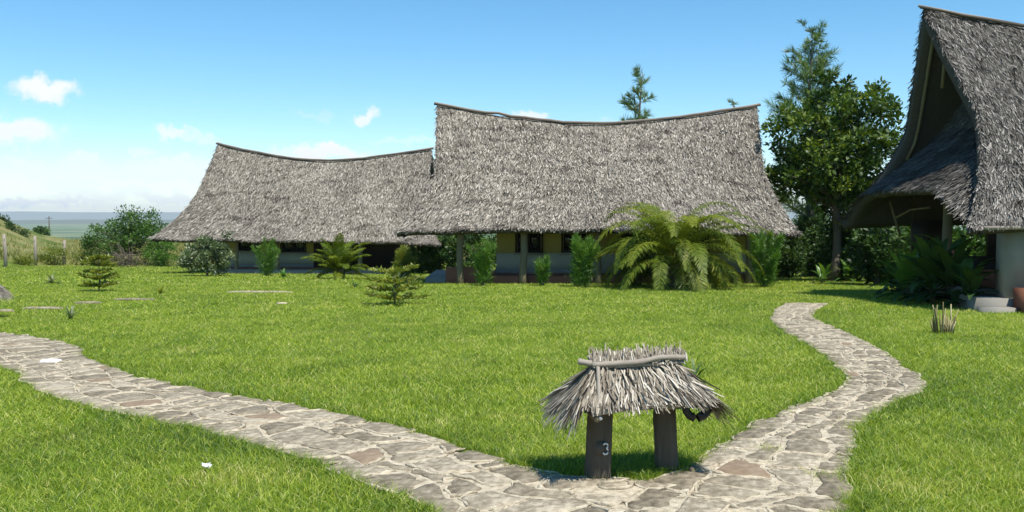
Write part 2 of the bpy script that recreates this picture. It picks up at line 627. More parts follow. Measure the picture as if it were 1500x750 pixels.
def pair(A, B, n=240):
    """two edges resampled so that index i of both lies across the path; keeps the pixel pairing"""
    k = np.linspace(0, 1, n)
    f = lambda P, q=k, m_=None: np.stack([np.interp(q, np.linspace(0, 1, len(P)), P[:, j]) for j in (0, 1)], -1)
    C = (f(A) + f(B)) / 2
    for _ in range(4):
        C[1:-1] = .25 * C[:-2] + .5 * C[1:-1] + .25 * C[2:]
    T = unit(np.gradient(C, axis=0))
    fine = np.linspace(0, 1, 3000)
    res = []
    for P in (A, B):
        Pf = f(P, fine)
        idx = []
        for c_, t_ in zip(C, T):
            d_ = Pf - c_
            along = np.abs(d_ @ t_) + 9 * (np.linalg.norm(d_, axis=1) > 1.9)
            idx.append(int(np.argmin(along)))
        idx = np.maximum.accumulate(np.array(idx))
        idx = np.convolve(np.pad(idx, 4, mode='edge'), np.ones(9) / 9, 'valid')
        res.append(f(P, idx / 2999))
    return res


PA = pair(edge3(E_A_up, .075, 21), edge3(E_A_lo, .075, 22))
PB = pair(edge3(E_B_l, .07, 23), edge3(E_B_r, .07, 24))
PATH_POLYS = []
for (A, B) in (PA, PB):
    PATH_POLYS.append(np.vstack([A[::3], B[::-3]]))


def inside(poly, x, y):
    r = np.zeros(len(x), bool)
    bb = (x > poly[:, 0].min()) & (x < poly[:, 0].max()) & (y > poly[:, 1].min()) & (y < poly[:, 1].max())
    xi, yi = x[bb], y[bb]
    rr = np.zeros(len(xi), bool)
    j = len(poly) - 1
    for i in range(len(poly)):
        x1, y1, x2, y2 = poly[i, 0], poly[i, 1], poly[j, 0], poly[j, 1]
        if y1 != y2:
            cnd = ((y1 > yi) != (y2 > yi)) & (xi < (x2 - x1) * (yi - y1) / (y2 - y1) + x1)
            rr ^= cnd
        j = i
    r[bb] = rr
    return r


path = thing('stone_path', 'winding path of irregular grey flagstones set in pale mortar', 'path')
path['kind'] = 'structure'
del path['category']
STONES = []
jp = gp(935, 712)
ja = np.arange(20) * 2 * PI / 20
jr = np.stack([jp[0] + .42 * np.cos(ja) * (1 + .1 * np.sin(3 * ja)), jp[1] + .20 * np.sin(ja)], -1)
jv = np.vstack([np.c_[jr, ground_z(jr[:, 0], jr[:, 1]) + .006], [[jp[0], jp[1], jp[2] + .013]]])
jm = MB()
jm.add(jv, np.stack([np.arange(20), (np.arange(20) + 1) % 20, np.full(20, 20)], -1))
jm.build('mortar_bed', MAT['mortar'], path, smooth=True)
for dx_ in (-.17, .12):
    jc = np.array([jp[0] + dx_, jp[1] + .01])
    STONES.append((jc + np.stack([.125 * np.cos(ja) * (1 + .12 * np.sin(2 * ja + dx_ * 9)), .125 * np.sin(ja) * (1 + .1 * np.cos(3 * ja))], -1), jc, .9))
for pi, (A, B) in enumerate((PA, PB)):
    nW = 9
    W = np.linspace(0, 1, nW)
    P2 = A[:, None] * (1 - W)[None, :, None] + B[:, None] * W[None, :, None]
    Z = ground_z(P2[..., 0], P2[..., 1]) + .012 + .004 * pi + .006 * wob(P2[..., 0], P2[..., 1], 9, 31)
    Z[:, 0] -= .03
    Z[:, -1] -= .03
    mb = MB()
    mb.add(np.concatenate([P2, Z[..., None]], -1), grid_faces(P2.shape[0], nW))
    mb.build('mortar_bed', MAT['mortar'], path, smooth=True)
    # stones in wobbling columns
    L = np.concatenate([[0], np.cumsum(np.linalg.norm(np.diff((A + B) / 2, axis=0), axis=1))])
    Lt = L[-1]

    def PT(s, w, A=A, B=B, L=L):
        a = np.stack([np.interp(s, L, A[:, 0]), np.interp(s, L, A[:, 1])], -1)
        b = np.stack([np.interp(s, L, B[:, 0]), np.interp(s, L, B[:, 1])], -1)
        return a * (1 - w)[:, None] + b * w[:, None]
    ncol = 4
    bnd = [lambda s, k=k: np.clip(k / ncol + (.06 * np.sin(s * 2.1 + k * 2.3 + pi) + .04 * np.sin(s * 5.3 + k)) * (0 < k < ncol), 0.01, .99) for k in range(ncol + 1)]
    for k in range(ncol):
        s = random.uniform(0, .25)
        while s < Lt - .2:
            ln = random.uniform(.26, .58)
            e = min(s + ln, Lt)
            sk0, sk1 = random.uniform(-.07, .07), random.uniform(-.07, .07)
            # corners in (s, w)
            c = [(s + sk0, 0), (e + sk1, 0), (e - sk1, 1), (s - sk0, 1)]
            ring = []
            for q in range(4):
                (s0, w0), (s1, w1) = c[q], c[(q + 1) % 4]
                for t in (0.0, .2, .4, .6, .8):
                    ring.append((s0 + (s1 - s0) * t, w0 + (w1 - w0) * t))
            ring = np.array(ring)
            sv = np.clip(ring[:, 0], 0, Lt)
            wv = bnd[k](sv) * (1 - ring[:, 1]) + bnd[k + 1](sv) * ring[:, 1]
            R2 = PT(sv, wv)
            ctr = R2.mean(0)
            # round the corners, pull the outline in for the joint, roughen it
            R2 = .25 * np.roll(R2, 1, 0) + .5 * R2 + .25 * np.roll(R2, -1, 0)
            off = R2 - ctr
            dist = np.linalg.norm(off, axis=1)
            joint = random.uniform(.012, .044)
            R2 = ctr + off * np.clip(1 - (joint + RNG.normal(0, .011, len(dist))) / dist, .4, 1)[:, None]
            if pi == 1 or not inside(PATH_POLYS[1], np.array([ctr[0]]), np.array([ctr[1]]))[0]:
                STONES.append((R2, ctr, random.random()))
            s = e
dist_ok = []
for R2, ctr, q in STONES:
    dd = math.hypot(ctr[0], ctr[1])
    vis = ctr[1] > 4.0 and abs(ctr[0] / ctr[1]) < .62
    dist_ok.append(dd if vis else dd + 1000)
order = np.argsort(dist_ok)
rest = MB()
bead = MB()


def stone_geo(R2, ctr, mb=None):
    n_ = len(R2)
    z = gz(*ctr)
    slope_y = (gz(ctr[0], ctr[1] + .3) - gz(ctr[0], ctr[1] - .3)) / .6
    d2 = R2 - ctr
    ht = random.uniform(.019, .027)
    tx, ty = random.gauss(0, .012), random.gauss(0, .012)
    top = lambda d: ht + slope_y * d[:, 1] + tx * d[:, 0] + ty * d[:, 1]
    inner = d2 * .86
    V = np.vstack([np.c_[d2, top(d2) * 0 + slope_y * d2[:, 1] - .02], np.c_[d2, top(d2) - .006], np.c_[inner, top(inner) + RNG.normal(0, .0016, n_)], [[0, 0, ht]]])
    i = np.arange(n_)
    j = (i + 1) % n_
    F1 = np.vstack([np.stack([i, j, j + n_, i + n_], -1), np.stack([i + n_, j + n_, j + 2 * n_, i + 2 * n_], -1)])
    F2 = np.stack([i + 2 * n_, j + 2 * n_, np.full(n_, 3 * n_)], -1)
    m_ = mb or MB()
    if mb is not None:
        V = V + np.array([ctr[0], ctr[1], z])
    b0 = m_.n
    m_.add(V, F1)
    m_.F.append(F2 + b0)
    m_.R.append(np.full(len(F2), .5))
    return m_, (ctr[0], ctr[1], z)


for rank, idx in enumerate(order):
    R2, ctr, q = STONES[idx]
    # rough bead of mortar left standing round part of the stone
    z_ = gz(*ctr)
    for _b in range(random.choice((1, 2, 2, 3))):
        k0, kn = random.randrange(20), random.randrange(5, 13)
        ii = (k0 + np.arange(kn)) % 20
        bp = ctr + (R2[ii] - ctr) * (1.05 + RNG.normal(0, .02, kn))[:, None]
        rr_ = np.clip(RNG.normal(.013, .005, kn), .004, .024) * np.sin(np.linspace(.25, PI - .25, kn)) ** .5
        bead.tube(np.c_[bp, ground_z(bp[:, 0], bp[:, 1]) + .016 + RNG.normal(0, .003, kn)], rr_, 5, .5, .12)
    if rank < 298:
        mb, loc = stone_geo(R2, ctr)
        mb.build('flagstone', MAT['stone_red'] if q < .025 else MAT['stone'], path, loc)
    else:
        stone_geo(R2, ctr, rest)
o = bead.build('mortar_bead', MAT['mortar'], path, smooth=True)
o['kind'] = 'stuff'
if rest.n:
    o = rest.build('flagstone_remainder', MAT['stone'], path)
    o['kind'] = 'stuff'


# ------------------------------------------------------------------ lawn grass
def blades(X, Y, h, w, lean, r, seg=2):
    n_ = len(X)
    Zg = ground_z(X, Y)
    a = RNG.uniform(0, 2 * PI, n_)
    side = np.stack([np.cos(a), np.sin(a), 0 * a], -1)
    b = RNG.uniform(0, 2 * PI, n_)
    ln = np.stack([np.cos(b), np.sin(b), 0 * b], -1) * (lean * h)[:, None]
    up = np.array([0, 0, 1.0]) * h[:, None]
    P0 = np.stack([X, Y, Zg - .004], -1)
    sw = side * (w * .5)[:, None]
    tip = P0 + up * .9 + ln
    if seg == 1:
        V = np.stack([P0 - sw, P0 + sw, tip], 1)
        F = np.arange(n_ * 3).reshape(-1, 3)
        return V.reshape(-1, 3), F, r
    mid = P0 + up * .6 + ln * .32
    V = np.stack([P0 - sw, P0 + sw, mid + sw * .8, mid - sw * .8, tip], 1)
    base = np.arange(n_) * 5
    Fq = np.stack([base, base + 1, base + 2, base + 3], -1)
    Ft = np.stack([base + 3, base + 2, base + 4], -1)
    return V.reshape(-1, 3), (Fq, Ft), r


FLOORS = []     # (cx, cy, rz, x0, x1, y0, y1) no grass there


def not_covered(X, Y):
    ok = np.ones(len(X), bool)
    for pl in PATH_POLYS:
        ok &= ~inside(pl, X, Y)
    return ok


def edge_dist(X, Y):
    E = np.vstack([np.vstack([a[::4], b[::4]]) for a, b in (PA, PB)])
    d = np.full(len(X), 9.0)
    for e in E:
        d = np.minimum(d, (X - e[0]) ** 2 + (Y - e[1]) ** 2)
    return np.sqrt(d)


lawn = MB()
for (y0, y1, dens, wd, hh, seg) in ((1.5, 3.6, 900, .006, .062, 1), (3.6, 8.0, 4200, .0045, .062, 2), (8.0, 12.5, 2100, .0062, .062, 2), (12.5, 20, 900, .010, .065, 1), (20, 34, 330, .017, .075, 1), (34, 64, 75, .034, .09, 1)):
    xl = .66 * y1 + 1.2
    N = int(2 * xl * (y1 - y0) * dens)
    X = RNG.uniform(-xl, xl, N)
    Y = RNG.uniform(y0, y1, N)
    k = (np.abs(X) < .64 * Y + 1.2) & not_covered(X, Y)
    X, Y = X[k], Y[k]
    ed = edge_dist(X, Y) if y0 < 20 else np.full(len(X), 9.0)
    tuft = .5 + .5 * wob(X, Y, 2.6, 41) + .35 * wob(X, Y, 9, 42)
    patch = .5 * wob(X, Y, .55, 43) + .5 * wob(X, Y, 1.9, 44)
    h = .85 * hh * (.55 + .5 * RNG.random(len(X)) + .35 * np.clip(tuft, 0, 1)) * (1 + .55 * np.exp(-ed / .22))
    w = wd * RNG.uniform(.7, 1.3, len(X))
    lean = RNG.uniform(.4, 2.0, len(X))
    r = np.clip(.43 + .26 * patch + RNG.normal(0, .22, len(X)) - .16 * np.exp(-ed / .3), .0, .98)
    dry = RNG.random(len(X)) < (.05 + .7 * np.clip(wob(X, Y, 1.5, 47) - .42, 0, 1))
    r[dry] = RNG.uniform(.75, 1, dry.sum())
    V, F, r = blades(X, Y, h, w, lean, r, seg)
    if seg == 1:
        lawn.add(V, F, r)
    else:
        b0 = lawn.n
        lawn.add(V, F[0], r)
        lawn.F.append(F[1] + b0)
        lawn.R.append(r)
# blades leaning over the ragged path edges
for (A, B) in (PA, PB):
    for E in (A, B):
        n_ = 9000
        kk = RNG.uniform(0, len(E) - 1.001, n_)
        i0 = kk.astype(int)
        q = E[i0] + (E[i0 + 1] - E[i0]) * (kk - i0)[:, None]
        spread = .02 + .05 * np.clip(wob(q[:, 0], q[:, 1], 4, 61) + .4, 0, 1.4)
        X, Y = (q + RNG.normal(0, 1, (n_, 2)) * spread[:, None]).T
        k = (np.hypot(X, Y) < 22) & (Y > 3)
        other = PATH_POLYS[1] if A is PA[0] else PATH_POLYS[0]
        k &= ~inside(other, X, Y)
        X, Y = X[k], Y[k]
        V, F, r = blades(X, Y, RNG.uniform(.03, .09, len(X)), RNG.uniform(.004, .008, len(X)), RNG.uniform(.3, 1.6, len(X)), np.clip(.33 + RNG.normal(0, .2, len(X)), 0, 1), 1)
        lawn.add(V, F, r)
tag(lawn.build('lawn_grass', MAT['grass']), 'short bright green lawn grass with longer blades along the path', kind='stuff')

# tall dry grass beyond the fence
N = 26000
Y = 61 + 52 * RNG.random(N) ** 1.3
X = RNG.uniform(-85, 6, N)
k = np.abs(X) < Y * .72 + 2
X, Y = X[k], Y[k]
V, F, r = blades(X, Y, RNG.uniform(.25, .8, len(X)), RNG.uniform(.06, .14, len(X)), RNG.uniform(.1, .8, len(X)), np.clip(.45 + .3 * wob(X, Y, .25, 51) + RNG.normal(0, .18, len(X)), 0, 1), 1)
mb = MB()
mb.add(V, F, r)
tag(mb.build('field_grass', MAT['dry_grass']), 'tall dry yellowish grass in the field beyond the fence', kind='stuff')


# ------------------------------------------------------------------ plants
def leaf_quads(mb, P, D, L, W, r, Nrm=None):
    """diamond leaves: base P, axis D, length L, width W"""
    n_ = len(P)
    D = unit(D)
    if Nrm is None:
        Nrm = unit(RNG.normal(0, 1, (n_, 3)) + np.array([0, 0, .8]))
    Sd = unit(np.cross(D, Nrm))
    L = np.broadcast_to(L, (n_,))[:, None]
    W = np.broadcast_to(W, (n_,))[:, None]
    mid = P + D * L * .45
    V = np.stack([P, mid + Sd * W * .5, P + D * L, mid - Sd * W * .5], 1).reshape(-1, 3)
    F = np.arange(n_ * 4).reshape(-1, 4)
    mb.add(V, F, np.broadcast_to(r, (n_,)))


def limb(mb, p0, p1, r0, r1, bend=.12, k=6, n=6):
    p0, p1 = np.asarray(p0, float), np.asarray(p1, float)
    t = np.linspace(0, 1, k)[:, None]
    ln = np.linalg.norm(p1 - p0)
    off = RNG.normal(0, bend * ln, 3)
    off[2] = abs(off[2]) * .5
    P = p0 + (p1 - p0) * t + off * (np.sin(t * PI)) * .5
    mb.tube(P, np.linspace(r0, r1, k), n, .5, .05)


def crown_tree(name, label, cat, loc, ells, nclump, nleaf, leafL, leafW, mat, trunk_r, clump_r=.5, group=None, trunk_top=None,
               up=.3, fork=.35, part='crown', trunk='trunk', droop=0.0, twigs=True, light=.0, seed=0):
    """ells: ellipsoids (cx,cy,cz,rx,ry,rz) in the tree's own space; clumps are spread through them, each fed by a limb"""
    global RNG
    keep = RNG
    RNG = np.random.default_rng(1000 + seed)
    t = thing(name, label, cat, loc, 0, group)
    E = np.array(ells, float)
    vol = E[:, 3] * E[:, 4] * E[:, 5]
    C = []
    for i in RNG.choice(len(E), nclump, p=vol / vol.sum()):
        d = unit(RNG.normal(0, 1, 3)) * RNG.random() ** (1 / 3.6)
        C.append(E[i, :3] + d * E[i, 3:])
    C = np.array(C)
    C[:, 2] = np.maximum(C[:, 2], clump_r * .35)
    tb = MB()
    top = np.array(trunk_top if trunk_top is not None else (E[:, 0].mean() * .5, E[:, 1].mean() * .5, E[:, 2].mean()))
    forkp = top * fork
    k = 8
    tt = np.linspace(0, 1, k)[:, None]
    P = top * tt + np.array([.10, .06, 0]) * np.linalg.norm(top) * .4 * np.sin(tt * 4.2)
    tb.tube(P, np.linspace(trunk_r, trunk_r * .3, k) * (1 + .35 * np.exp(-np.linspace(0, 1, k) * 14)), 8, .5, .07)
    if twigs:
        for c in C[:: max(1, len(C) // 60)]:
            f = min(1.0, max(fork, .25 + .6 * c[2] / max(top[2], .1) * RNG.uniform(.5, .9)))
            s = np.array([np.interp(f, tt[:, 0], P[:, j]) for j in range(3)])
            limb(tb, s, c, trunk_r * .32 * (1.1 - f), trunk_r * .05 + .004)
    tb.build(trunk, MAT['bark'], t, smooth=True)
    lb = MB()
    cr = clump_r * RNG.uniform(.6, 1.25, len(C))
    idx = RNG.integers(0, len(C), nleaf)
    dirs = unit(RNG.normal(0, 1, (nleaf, 3)))
    rad = RNG.random(nleaf) ** (1 / 2.0)
    Pl = C[idx] + dirs * (rad * cr[idx])[:, None] * np.array([1, 1, .8])
    Pl[:, 2] = np.maximum(Pl[:, 2], .02)
    D = unit(dirs * .8 + RNG.normal(0, .6, (nleaf, 3)) + np.array([0, 0, up - droop]))
    tone = RNG.normal(0, .13, len(C))
    r = np.clip(.45 + light + tone[idx] + RNG.normal(0, .17, nleaf), 0, 1)
    leaf_quads(lb, Pl, D, leafL * RNG.uniform(.6, 1.3, nleaf), leafW * RNG.uniform(.7, 1.25, nleaf), r,
               unit(RNG.normal(0, .7, (nleaf, 3)) + dirs * .4 + np.array([0, 0, .9])))
    o = lb.build(part, mat, t)
    RNG = keep
    return t


def feather_tree(name, label, loc, height, base_r, mat, nb=46, group=None, seed=0, z0=.25, narrow=1.0, tl=.5):
    """conifer-like tree with upswept feathery sprays"""
    global RNG
    keep = RNG
    RNG = np.random.default_rng(2000 + seed)
    t = thing(name, label, 'tree', loc, 0, group)
    tb, lb = MB(), MB()
    k = 9
    zt = np.linspace(0, height, k)
    P = np.stack([.12 * np.sin(zt * .7), .10 * np.cos(zt * .6) - .1, zt], -1)
    tb.tube(P, np.linspace(.035 * height ** .8, .015, k), 7, .5, .05)
    for b in range(nb):
        f = z0 + (1 - z0) * (b + RNG.random()) / nb
        z = f * height
        s = np.array([np.interp(z, zt, P[:, j]) for j in range(3)])
        a = RNG.uniform(0, 2 * PI)
        ln = base_r * (1.08 - f) ** .75 * RNG.uniform(.55, 1.15) * narrow
        e = s + np.array([math.cos(a) * ln, math.sin(a) * ln, ln * RNG.uniform(.35, .95)])
        limb(tb, s, e, .012 + .02 * (1 - f), .004, .08, 5, 5)
        m_ = int(14 + 34 * ln)
        q = RNG.random(m_) ** .7
        Pc = s + (e - s) * q[:, None]
        ax = unit(e - s)
        D = unit(ax * .8 + RNG.normal(0, .65, (m_, 3)) + np.array([0, 0, .25]))
        L = tl * RNG.uniform(.5, 1.1, m_) * (.6 + .4 * ln)
        r = np.clip(.5 + RNG.normal(0, .12) + RNG.normal(0, .18, m_), 0, 1)
        # every spray is a fan of narrow leaves
        for sgn in (-1, 0, 1):
            D2 = unit(D + sgn * .35 * unit(np.cross(D, RNG.normal(0, 1, (m_, 3)))))
            leaf_quads(lb, Pc, D2, L, .028 * RNG.uniform(.7, 1.4, m_), r)
    tb.build('trunk', MAT['bark'], t, smooth=True)
    lb.build('crown', mat, t)
    RNG = keep
    return t


def column_shrub(name, label, loc, height, rad, mat, n=2600, seed=0, group=None, bare=.08, tw=.03, ll=.24, lean=0.0):
    """feathery upright shrub of many thin stems"""
    global RNG
    keep = RNG
    RNG = np.random.default_rng(3000 + seed)
    t = thing(name, label, 'shrub', loc, 0, group)
    tb, lb = MB(), MB()
    nst = 12
    per = n // nst
    for s in range(nst):
        a = RNG.uniform(0, 2 * PI)
        rr = rad * RNG.uniform(.15, .85)
        hh = height * RNG.uniform(.62, 1.0) * (1 - .3 * (rr / rad) ** 2)
        e = np.array([math.cos(a) * rr + lean * hh, math.sin(a) * rr, hh])
        q = np.linspace(0, 1, 6)[:, None]
        P = np.array([math.cos(a), math.sin(a), 0]) * .04 + q * e * np.array([1, 1, 1]) * np.concatenate([q ** .7, q ** .7, np.ones_like(q)], 1)
        tb.tube(P, np.linspace(.016, .004, 6), 5, .5)
        f = bare + (1 - bare) * RNG.random(per) ** .8
        Pc = np.stack([np.interp(f, q[:, 0], P[:, j]) for j in range(3)], -1)
        Pc += RNG.normal(0, .17 * rad + .02, (per, 3)) * (1.15 - f)[:, None]
        D = unit(RNG.normal(0, .55, (per, 3)) + np.array([math.cos(a) * .3, math.sin(a) * .3, .75]))
        r = np.clip(.45 + .2 * (f - .5) + RNG.normal(0, .17, per), 0, 1)
        leaf_quads(lb, Pc, D, ll * RNG.uniform(.6, 1.2, per), tw * RNG.uniform(.7, 1.3, per), r)
    tb.build('stem', MAT['bark'], t, smooth=True)
    lb.build('foliage', mat, t)
    RNG = keep
    return t


def tier_sapling(name, label, loc, height, rad, mat, tiers=5, seed=0, cat='sapling'):
    """little tree with flat layered branches"""
    global RNG
    keep = RNG
    RNG = np.random.default_rng(4000 + seed)
    t = thing(name, label, cat, loc)
    tb, lb = MB(), MB()
    tb.tube([(0, 0, 0), (.02, .01, height * .5), (0, .0, height)], [.022, .015, .006], 6, .5)
    for k in range(tiers):
        z = height * (.16 + .84 * k / (tiers - 1 + 1e-6)) * .97
        R = rad * (1 - .55 * k / tiers) * RNG.uniform(.75, 1.1)
        for b in range(7):
            a = 2 * PI * b / 7 + RNG.uniform(-.4, .4)
            e = np.array([math.cos(a) * R, math.sin(a) * R, z + R * RNG.uniform(.05, .35)])
            s = np.array([0, 0, z])
            tb.tube([s, (s + e) / 2 + [0, 0, -.01], e], [.007, .005, .003], 4, .5)
            m_ = 95
            q = RNG.uniform(.15, 1.05, m_)
            Pc = s + (e - s) * q[:, None] + RNG.normal(0, .035, (m_, 3)) * np.array([1, 1, .45])
            D = unit(RNG.normal(0, .6, (m_, 3)) * np.array([1, 1, .4]) + unit(e - s) * .7 + np.array([0, 0, .25]))
            leaf_quads(lb, Pc, D, .12 * RNG.uniform(.6, 1.3, m_), .042 * RNG.uniform(.7, 1.3, m_), np.clip(.6 + RNG.normal(0, .2, m_), 0, 1))
    tb.build('stem', MAT['bark'], t, smooth=True)
    lb.build('foliage', mat, t)
    RNG = keep
    return t


def frond_mesh(L, rise, droop, nl=44, ll=.42, w=.035, tone=.5):
    """one pinnate palm leaf along +x, arching up and then over"""
    mb = MB()
    k = 14
    s = np.linspace(0, 1, k)
    ang = rise - droop * s ** 1.35
    dx = np.cos(ang) * L / (k - 1)
    dz = np.sin(ang) * L / (k - 1)
    P = np.stack([np.concatenate([[0], np.cumsum(dx)[:-1]]), .04 * L * np.sin(s * 2.5 + RNG.uniform(0, 6)), np.concatenate([[0], np.cumsum(dz)[:-1]])], -1)
    mb.tube(P, np.linspace(.022, .004, k), 5, min(1, tone + .25))
    T = unit(np.gradient(P, axis=0))
    q = np.linspace(.13, 1, nl)
    Pc = np.stack([np.interp(q, s, P[:, j]) for j in range(3)], -1)
    Tc = np.stack([np.interp(q, s, T[:, j]) for j in range(3)], -1)
    sidev = np.array([0, 1.0, 0])
    Nn = unit(np.cross(Tc, sidev))
    Nn = np.where(Nn[:, 2:3] < 0, -Nn, Nn)
    for sg in (-1, 1):
        D = unit(sg * sidev * .85 + Tc * .55 + Nn * RNG.uniform(.05, .45, (nl, 1)) + np.array([0, 0, -.25]) + RNG.normal(0, .10, (nl, 3)))
        Lq = ll * (np.sin(np.clip(q * 1.02, 0, 1) * PI * .86 + .25) ** .7) * RNG.uniform(.85, 1.1, nl)
        r = np.clip(tone + .12 * (q - .5) + RNG.normal(0, .11, nl), 0, 1)
        Wd = w * RNG.uniform(.8, 1.2, nl)
        # two-segment leaflets: the tip hangs
        mid = Pc + D * (Lq * .55)[:, None]
        tipD = unit(D + np.array([0, 0, -.55]))
        tip = mid + tipD * (Lq * .45)[:, None]
        Sd = unit(np.cross(D, Nn)) * (Wd * .5)[:, None]
        V = np.stack([Pc - Sd * .4, Pc + Sd * .4, mid + Sd, mid - Sd, tip], 1).reshape(-1, 3)
        b = np.arange(nl) * 5
        b0 = mb.n
        mb.add(V, np.stack([b, b + 1, b + 2, b + 3], -1), r)
        mb.F.append(np.stack([b + 3, b + 2, b + 4], -1) + b0)
        mb.R.append(r)
    return mb


def palm(label, loc, nf, L, ll, trunk_h, trunk_r, seed, tone=.5, el=(5, 82), group=None, droop=(1.0, 2.3)):
    global RNG
    keep = RNG
    RNG = np.random.default_rng(5000 + seed)
    t = thing('palm', label, 'palm', loc, 0, group)
    tb = MB()
    zz = np.linspace(0, trunk_h, 9)
    tb.tube(np.stack([0 * zz, 0 * zz, zz], -1), trunk_r * (1.1 - .25 * zz / trunk_h) * (1 + .10 * (np.arange(9) % 2)), 11, .5, .07)
    for b in range(36):        # old leaf bases round the trunk
        a = b * 2.4
        z = trunk_h * (.1 + .85 * b / 36)
        c, s = math.cos(a), math.sin(a)
        tb.tube([(c * trunk_r * .8, s * trunk_r * .8, z), (c * trunk_r * 1.25, s * trunk_r * 1.25, z + .09), (c * trunk_r * 1.45, s * trunk_r * 1.45, z + .2)], [.035, .028, .012], 4, .5)
    tb.build('trunk', MAT['bark'], t)
    for i in range(nf):
        f = (i + .5) / nf
        e = math.radians(el[0] + (el[1] - el[0]) * f ** .85)
        a = i * 2.39996 + RNG.uniform(-.2, .2)
        Lf = L * RNG.uniform(.82, 1.1) * (.88 + .12 * f)
        mb = frond_mesh(Lf, e, RNG.uniform(*droop), 84, ll * RNG.uniform(.85, 1.1), .03, tone + RNG.uniform(-.14, .16))
        o = mb.build('frond', MAT['palm'], t, (math.cos(a) * trunk_r * .5, math.sin(a) * trunk_r * .5, trunk_h - .1 + .25 * f), a)
    RNG = keep
    return t


def broad_leaf_mesh(L, W, rise, droop, tone):
    mb = MB()
    k = 8
    s = np.linspace(0, 1, k)
    ang = rise - droop * s ** 1.3
    x = np.concatenate([[0], np.cumsum(np.cos(ang) * L / (k - 1))[:-1]])
    z = np.concatenate([[0], np.cumsum(np.sin(ang) * L / (k - 1))[:-1]])
    w = W * np.sin(np.clip(s * .97 + .04, 0, 1) ** .8 * PI) * .5 + .006
    V = []
    for i in range(k):
        V += [(x[i], -w[i], z[i] + w[i] * .25), (x[i], 0, z[i]), (x[i], w[i], z[i] + w[i] * .25)]
    F = []
    for i in range(k - 1):
        for j in (0, 1):
            a = i * 3 + j
            F.append((a, a + 3, a + 4, a + 1))
    mb.add(V, F, np.clip(tone + RNG.normal(0, .06, len(F)), 0, 1))
    return mb


def leafy_plant(name, label, loc, nleaf, L, W, stem_h, mat, seed, group=None, el=(20, 80), droop=(.6, 1.6), cat='plant', flower=False):
    global RNG
    keep = RNG
    RNG = np.random.default_rng(6000 + seed)
    t = thing(name, label, cat, loc, 0, group)
    protos = [broad_leaf_mesh(L, W, math.radians(e), RNG.uniform(*droop), tn).mesh('leaf', mat, True) for e, tn in zip(np.linspace(el[0], el[1], 4), (.3, .45, .6, .75))]
    tb = MB()
    if stem_h > 0:
        for s in range(3):
            a = s * 2.1 + seed
            tb.tube([(0.05 * math.cos(a), .05 * math.sin(a), 0), (.12 * math.cos(a), .12 * math.sin(a), stem_h)], [.014, .010], 5, .5)
        tb.build('stem', MAT['bark'], t)
    for i in range(nleaf):
        f = (i + .5) / nleaf
        a = i * 2.4 + RNG.uniform(-.4, .4)
        z = stem_h * (.15 + .85 * f) if stem_h else 0.02
        sr = (.05 + .07 * f) if stem_h else .02
        o = link('leaf', protos[int(f * 3.99)], t, (math.cos(a + seed) * sr, math.sin(a + seed) * sr, z), a)
        q = RNG.uniform(.75, 1.2)
        o.scale = (q, q, q)
    if flower:
        fb = MB()
        c = np.array([.05, -.12, stem_h + .25])
        for b in range(7):
            d = unit(RNG.normal(0, 1, 3) + np.array([0, -.3, .7]))
            leaf_quads(fb, c[None], d[None], .13, .08, np.array([RNG.random()]))
        fb.tube([(0.02, -.02, stem_h * .7), c], [.008, .006], 4, .1)
        fb.build('flower', MAT['flower'], t)
    RNG = keep
    return t


def base(u, v):
    return tuple(gp(u, v))


def on_ground(x, y):
    return (x, y, gz(x, y))


# ------------------------------------------------------------------ houses
def straws(mb, Sf, n_, L, W, side=.25, lift=(.02, .08), rows=None, u=(-1, 1), v=(0, 1), tone=0.0, seed=0, vpow=1.0):
    """short thatch stems lying down a surface Sf(u,v)"""
    U = RNG.uniform(u[0], u[1], n_)
    Vv = v[0] + (v[1] - v[0]) * RNG.random(n_) ** vpow
    if rows:
        kk = np.floor(Vv * rows)
        fr = Vv * rows - kk
        Vv = np.clip((kk + fr ** 1.6 + .22 * wob(U * 9, kk * 3.1, 1.0, seed)) / rows, 0, v[1])
    P = Sf(U, Vv)
    e = 1e-3
    T = unit(Sf(U, np.clip(Vv + e, 0, 1.05)) - Sf(U, Vv - e))
    A = unit(Sf(U + e, Vv) - Sf(U - e, Vv))
    Nn = unit(np.cross(A, T))
    flip = np.sign(Nn[:, 2:3] + 1e-6)
    Nn = Nn * flip
    D = unit(T + A * RNG.normal(0, side, n_)[:, None])
    Ln = L * RNG.uniform(.6, 1.3, n_)
    Wd = W * RNG.uniform(.6, 1.5, n_)
    l1 = RNG.uniform(lift[0], lift[1], n_)
    B0 = P + Nn * .012
    T1 = P + D * Ln[:, None] + Nn * l1[:, None]
    Sd = unit(np.cross(D, Nn)) * (Wd * .5)[:, None]
    Vt = np.stack([B0 - Sd, B0 + Sd, T1 + Sd * .6, T1 - Sd * .6], 1).reshape(-1, 3)
    cl = .5 * wob(P[:, 0] * 1.0, P[:, 2] * 1.6, 2.2, seed + 5) + .5 * wob(P[:, 0], P[:, 2] * 2.2, 6.0, seed + 6)
    r = np.clip(.50 + tone + .17 * cl + RNG.normal(0, .27, n_), 0, 1)
    gap = wob(P[:, 0] * 1.1 + P[:, 1], P[:, 2] * 6.5, 1.0, seed + 9) + .5 * wob(P[:, 0] * 3, P[:, 2] * 9, 1.0, seed + 10)  # dark dashes: shade of gaps between courses put into the stem colour
    r = np.clip(r - .30 * smooth01((gap - .35) / .4) + .10 * wob(P[:, 0], P[:, 2], .6, seed + 11), 0, 1)
    mb.add(Vt, np.arange(n_ * 4).reshape(-1, 4), r)


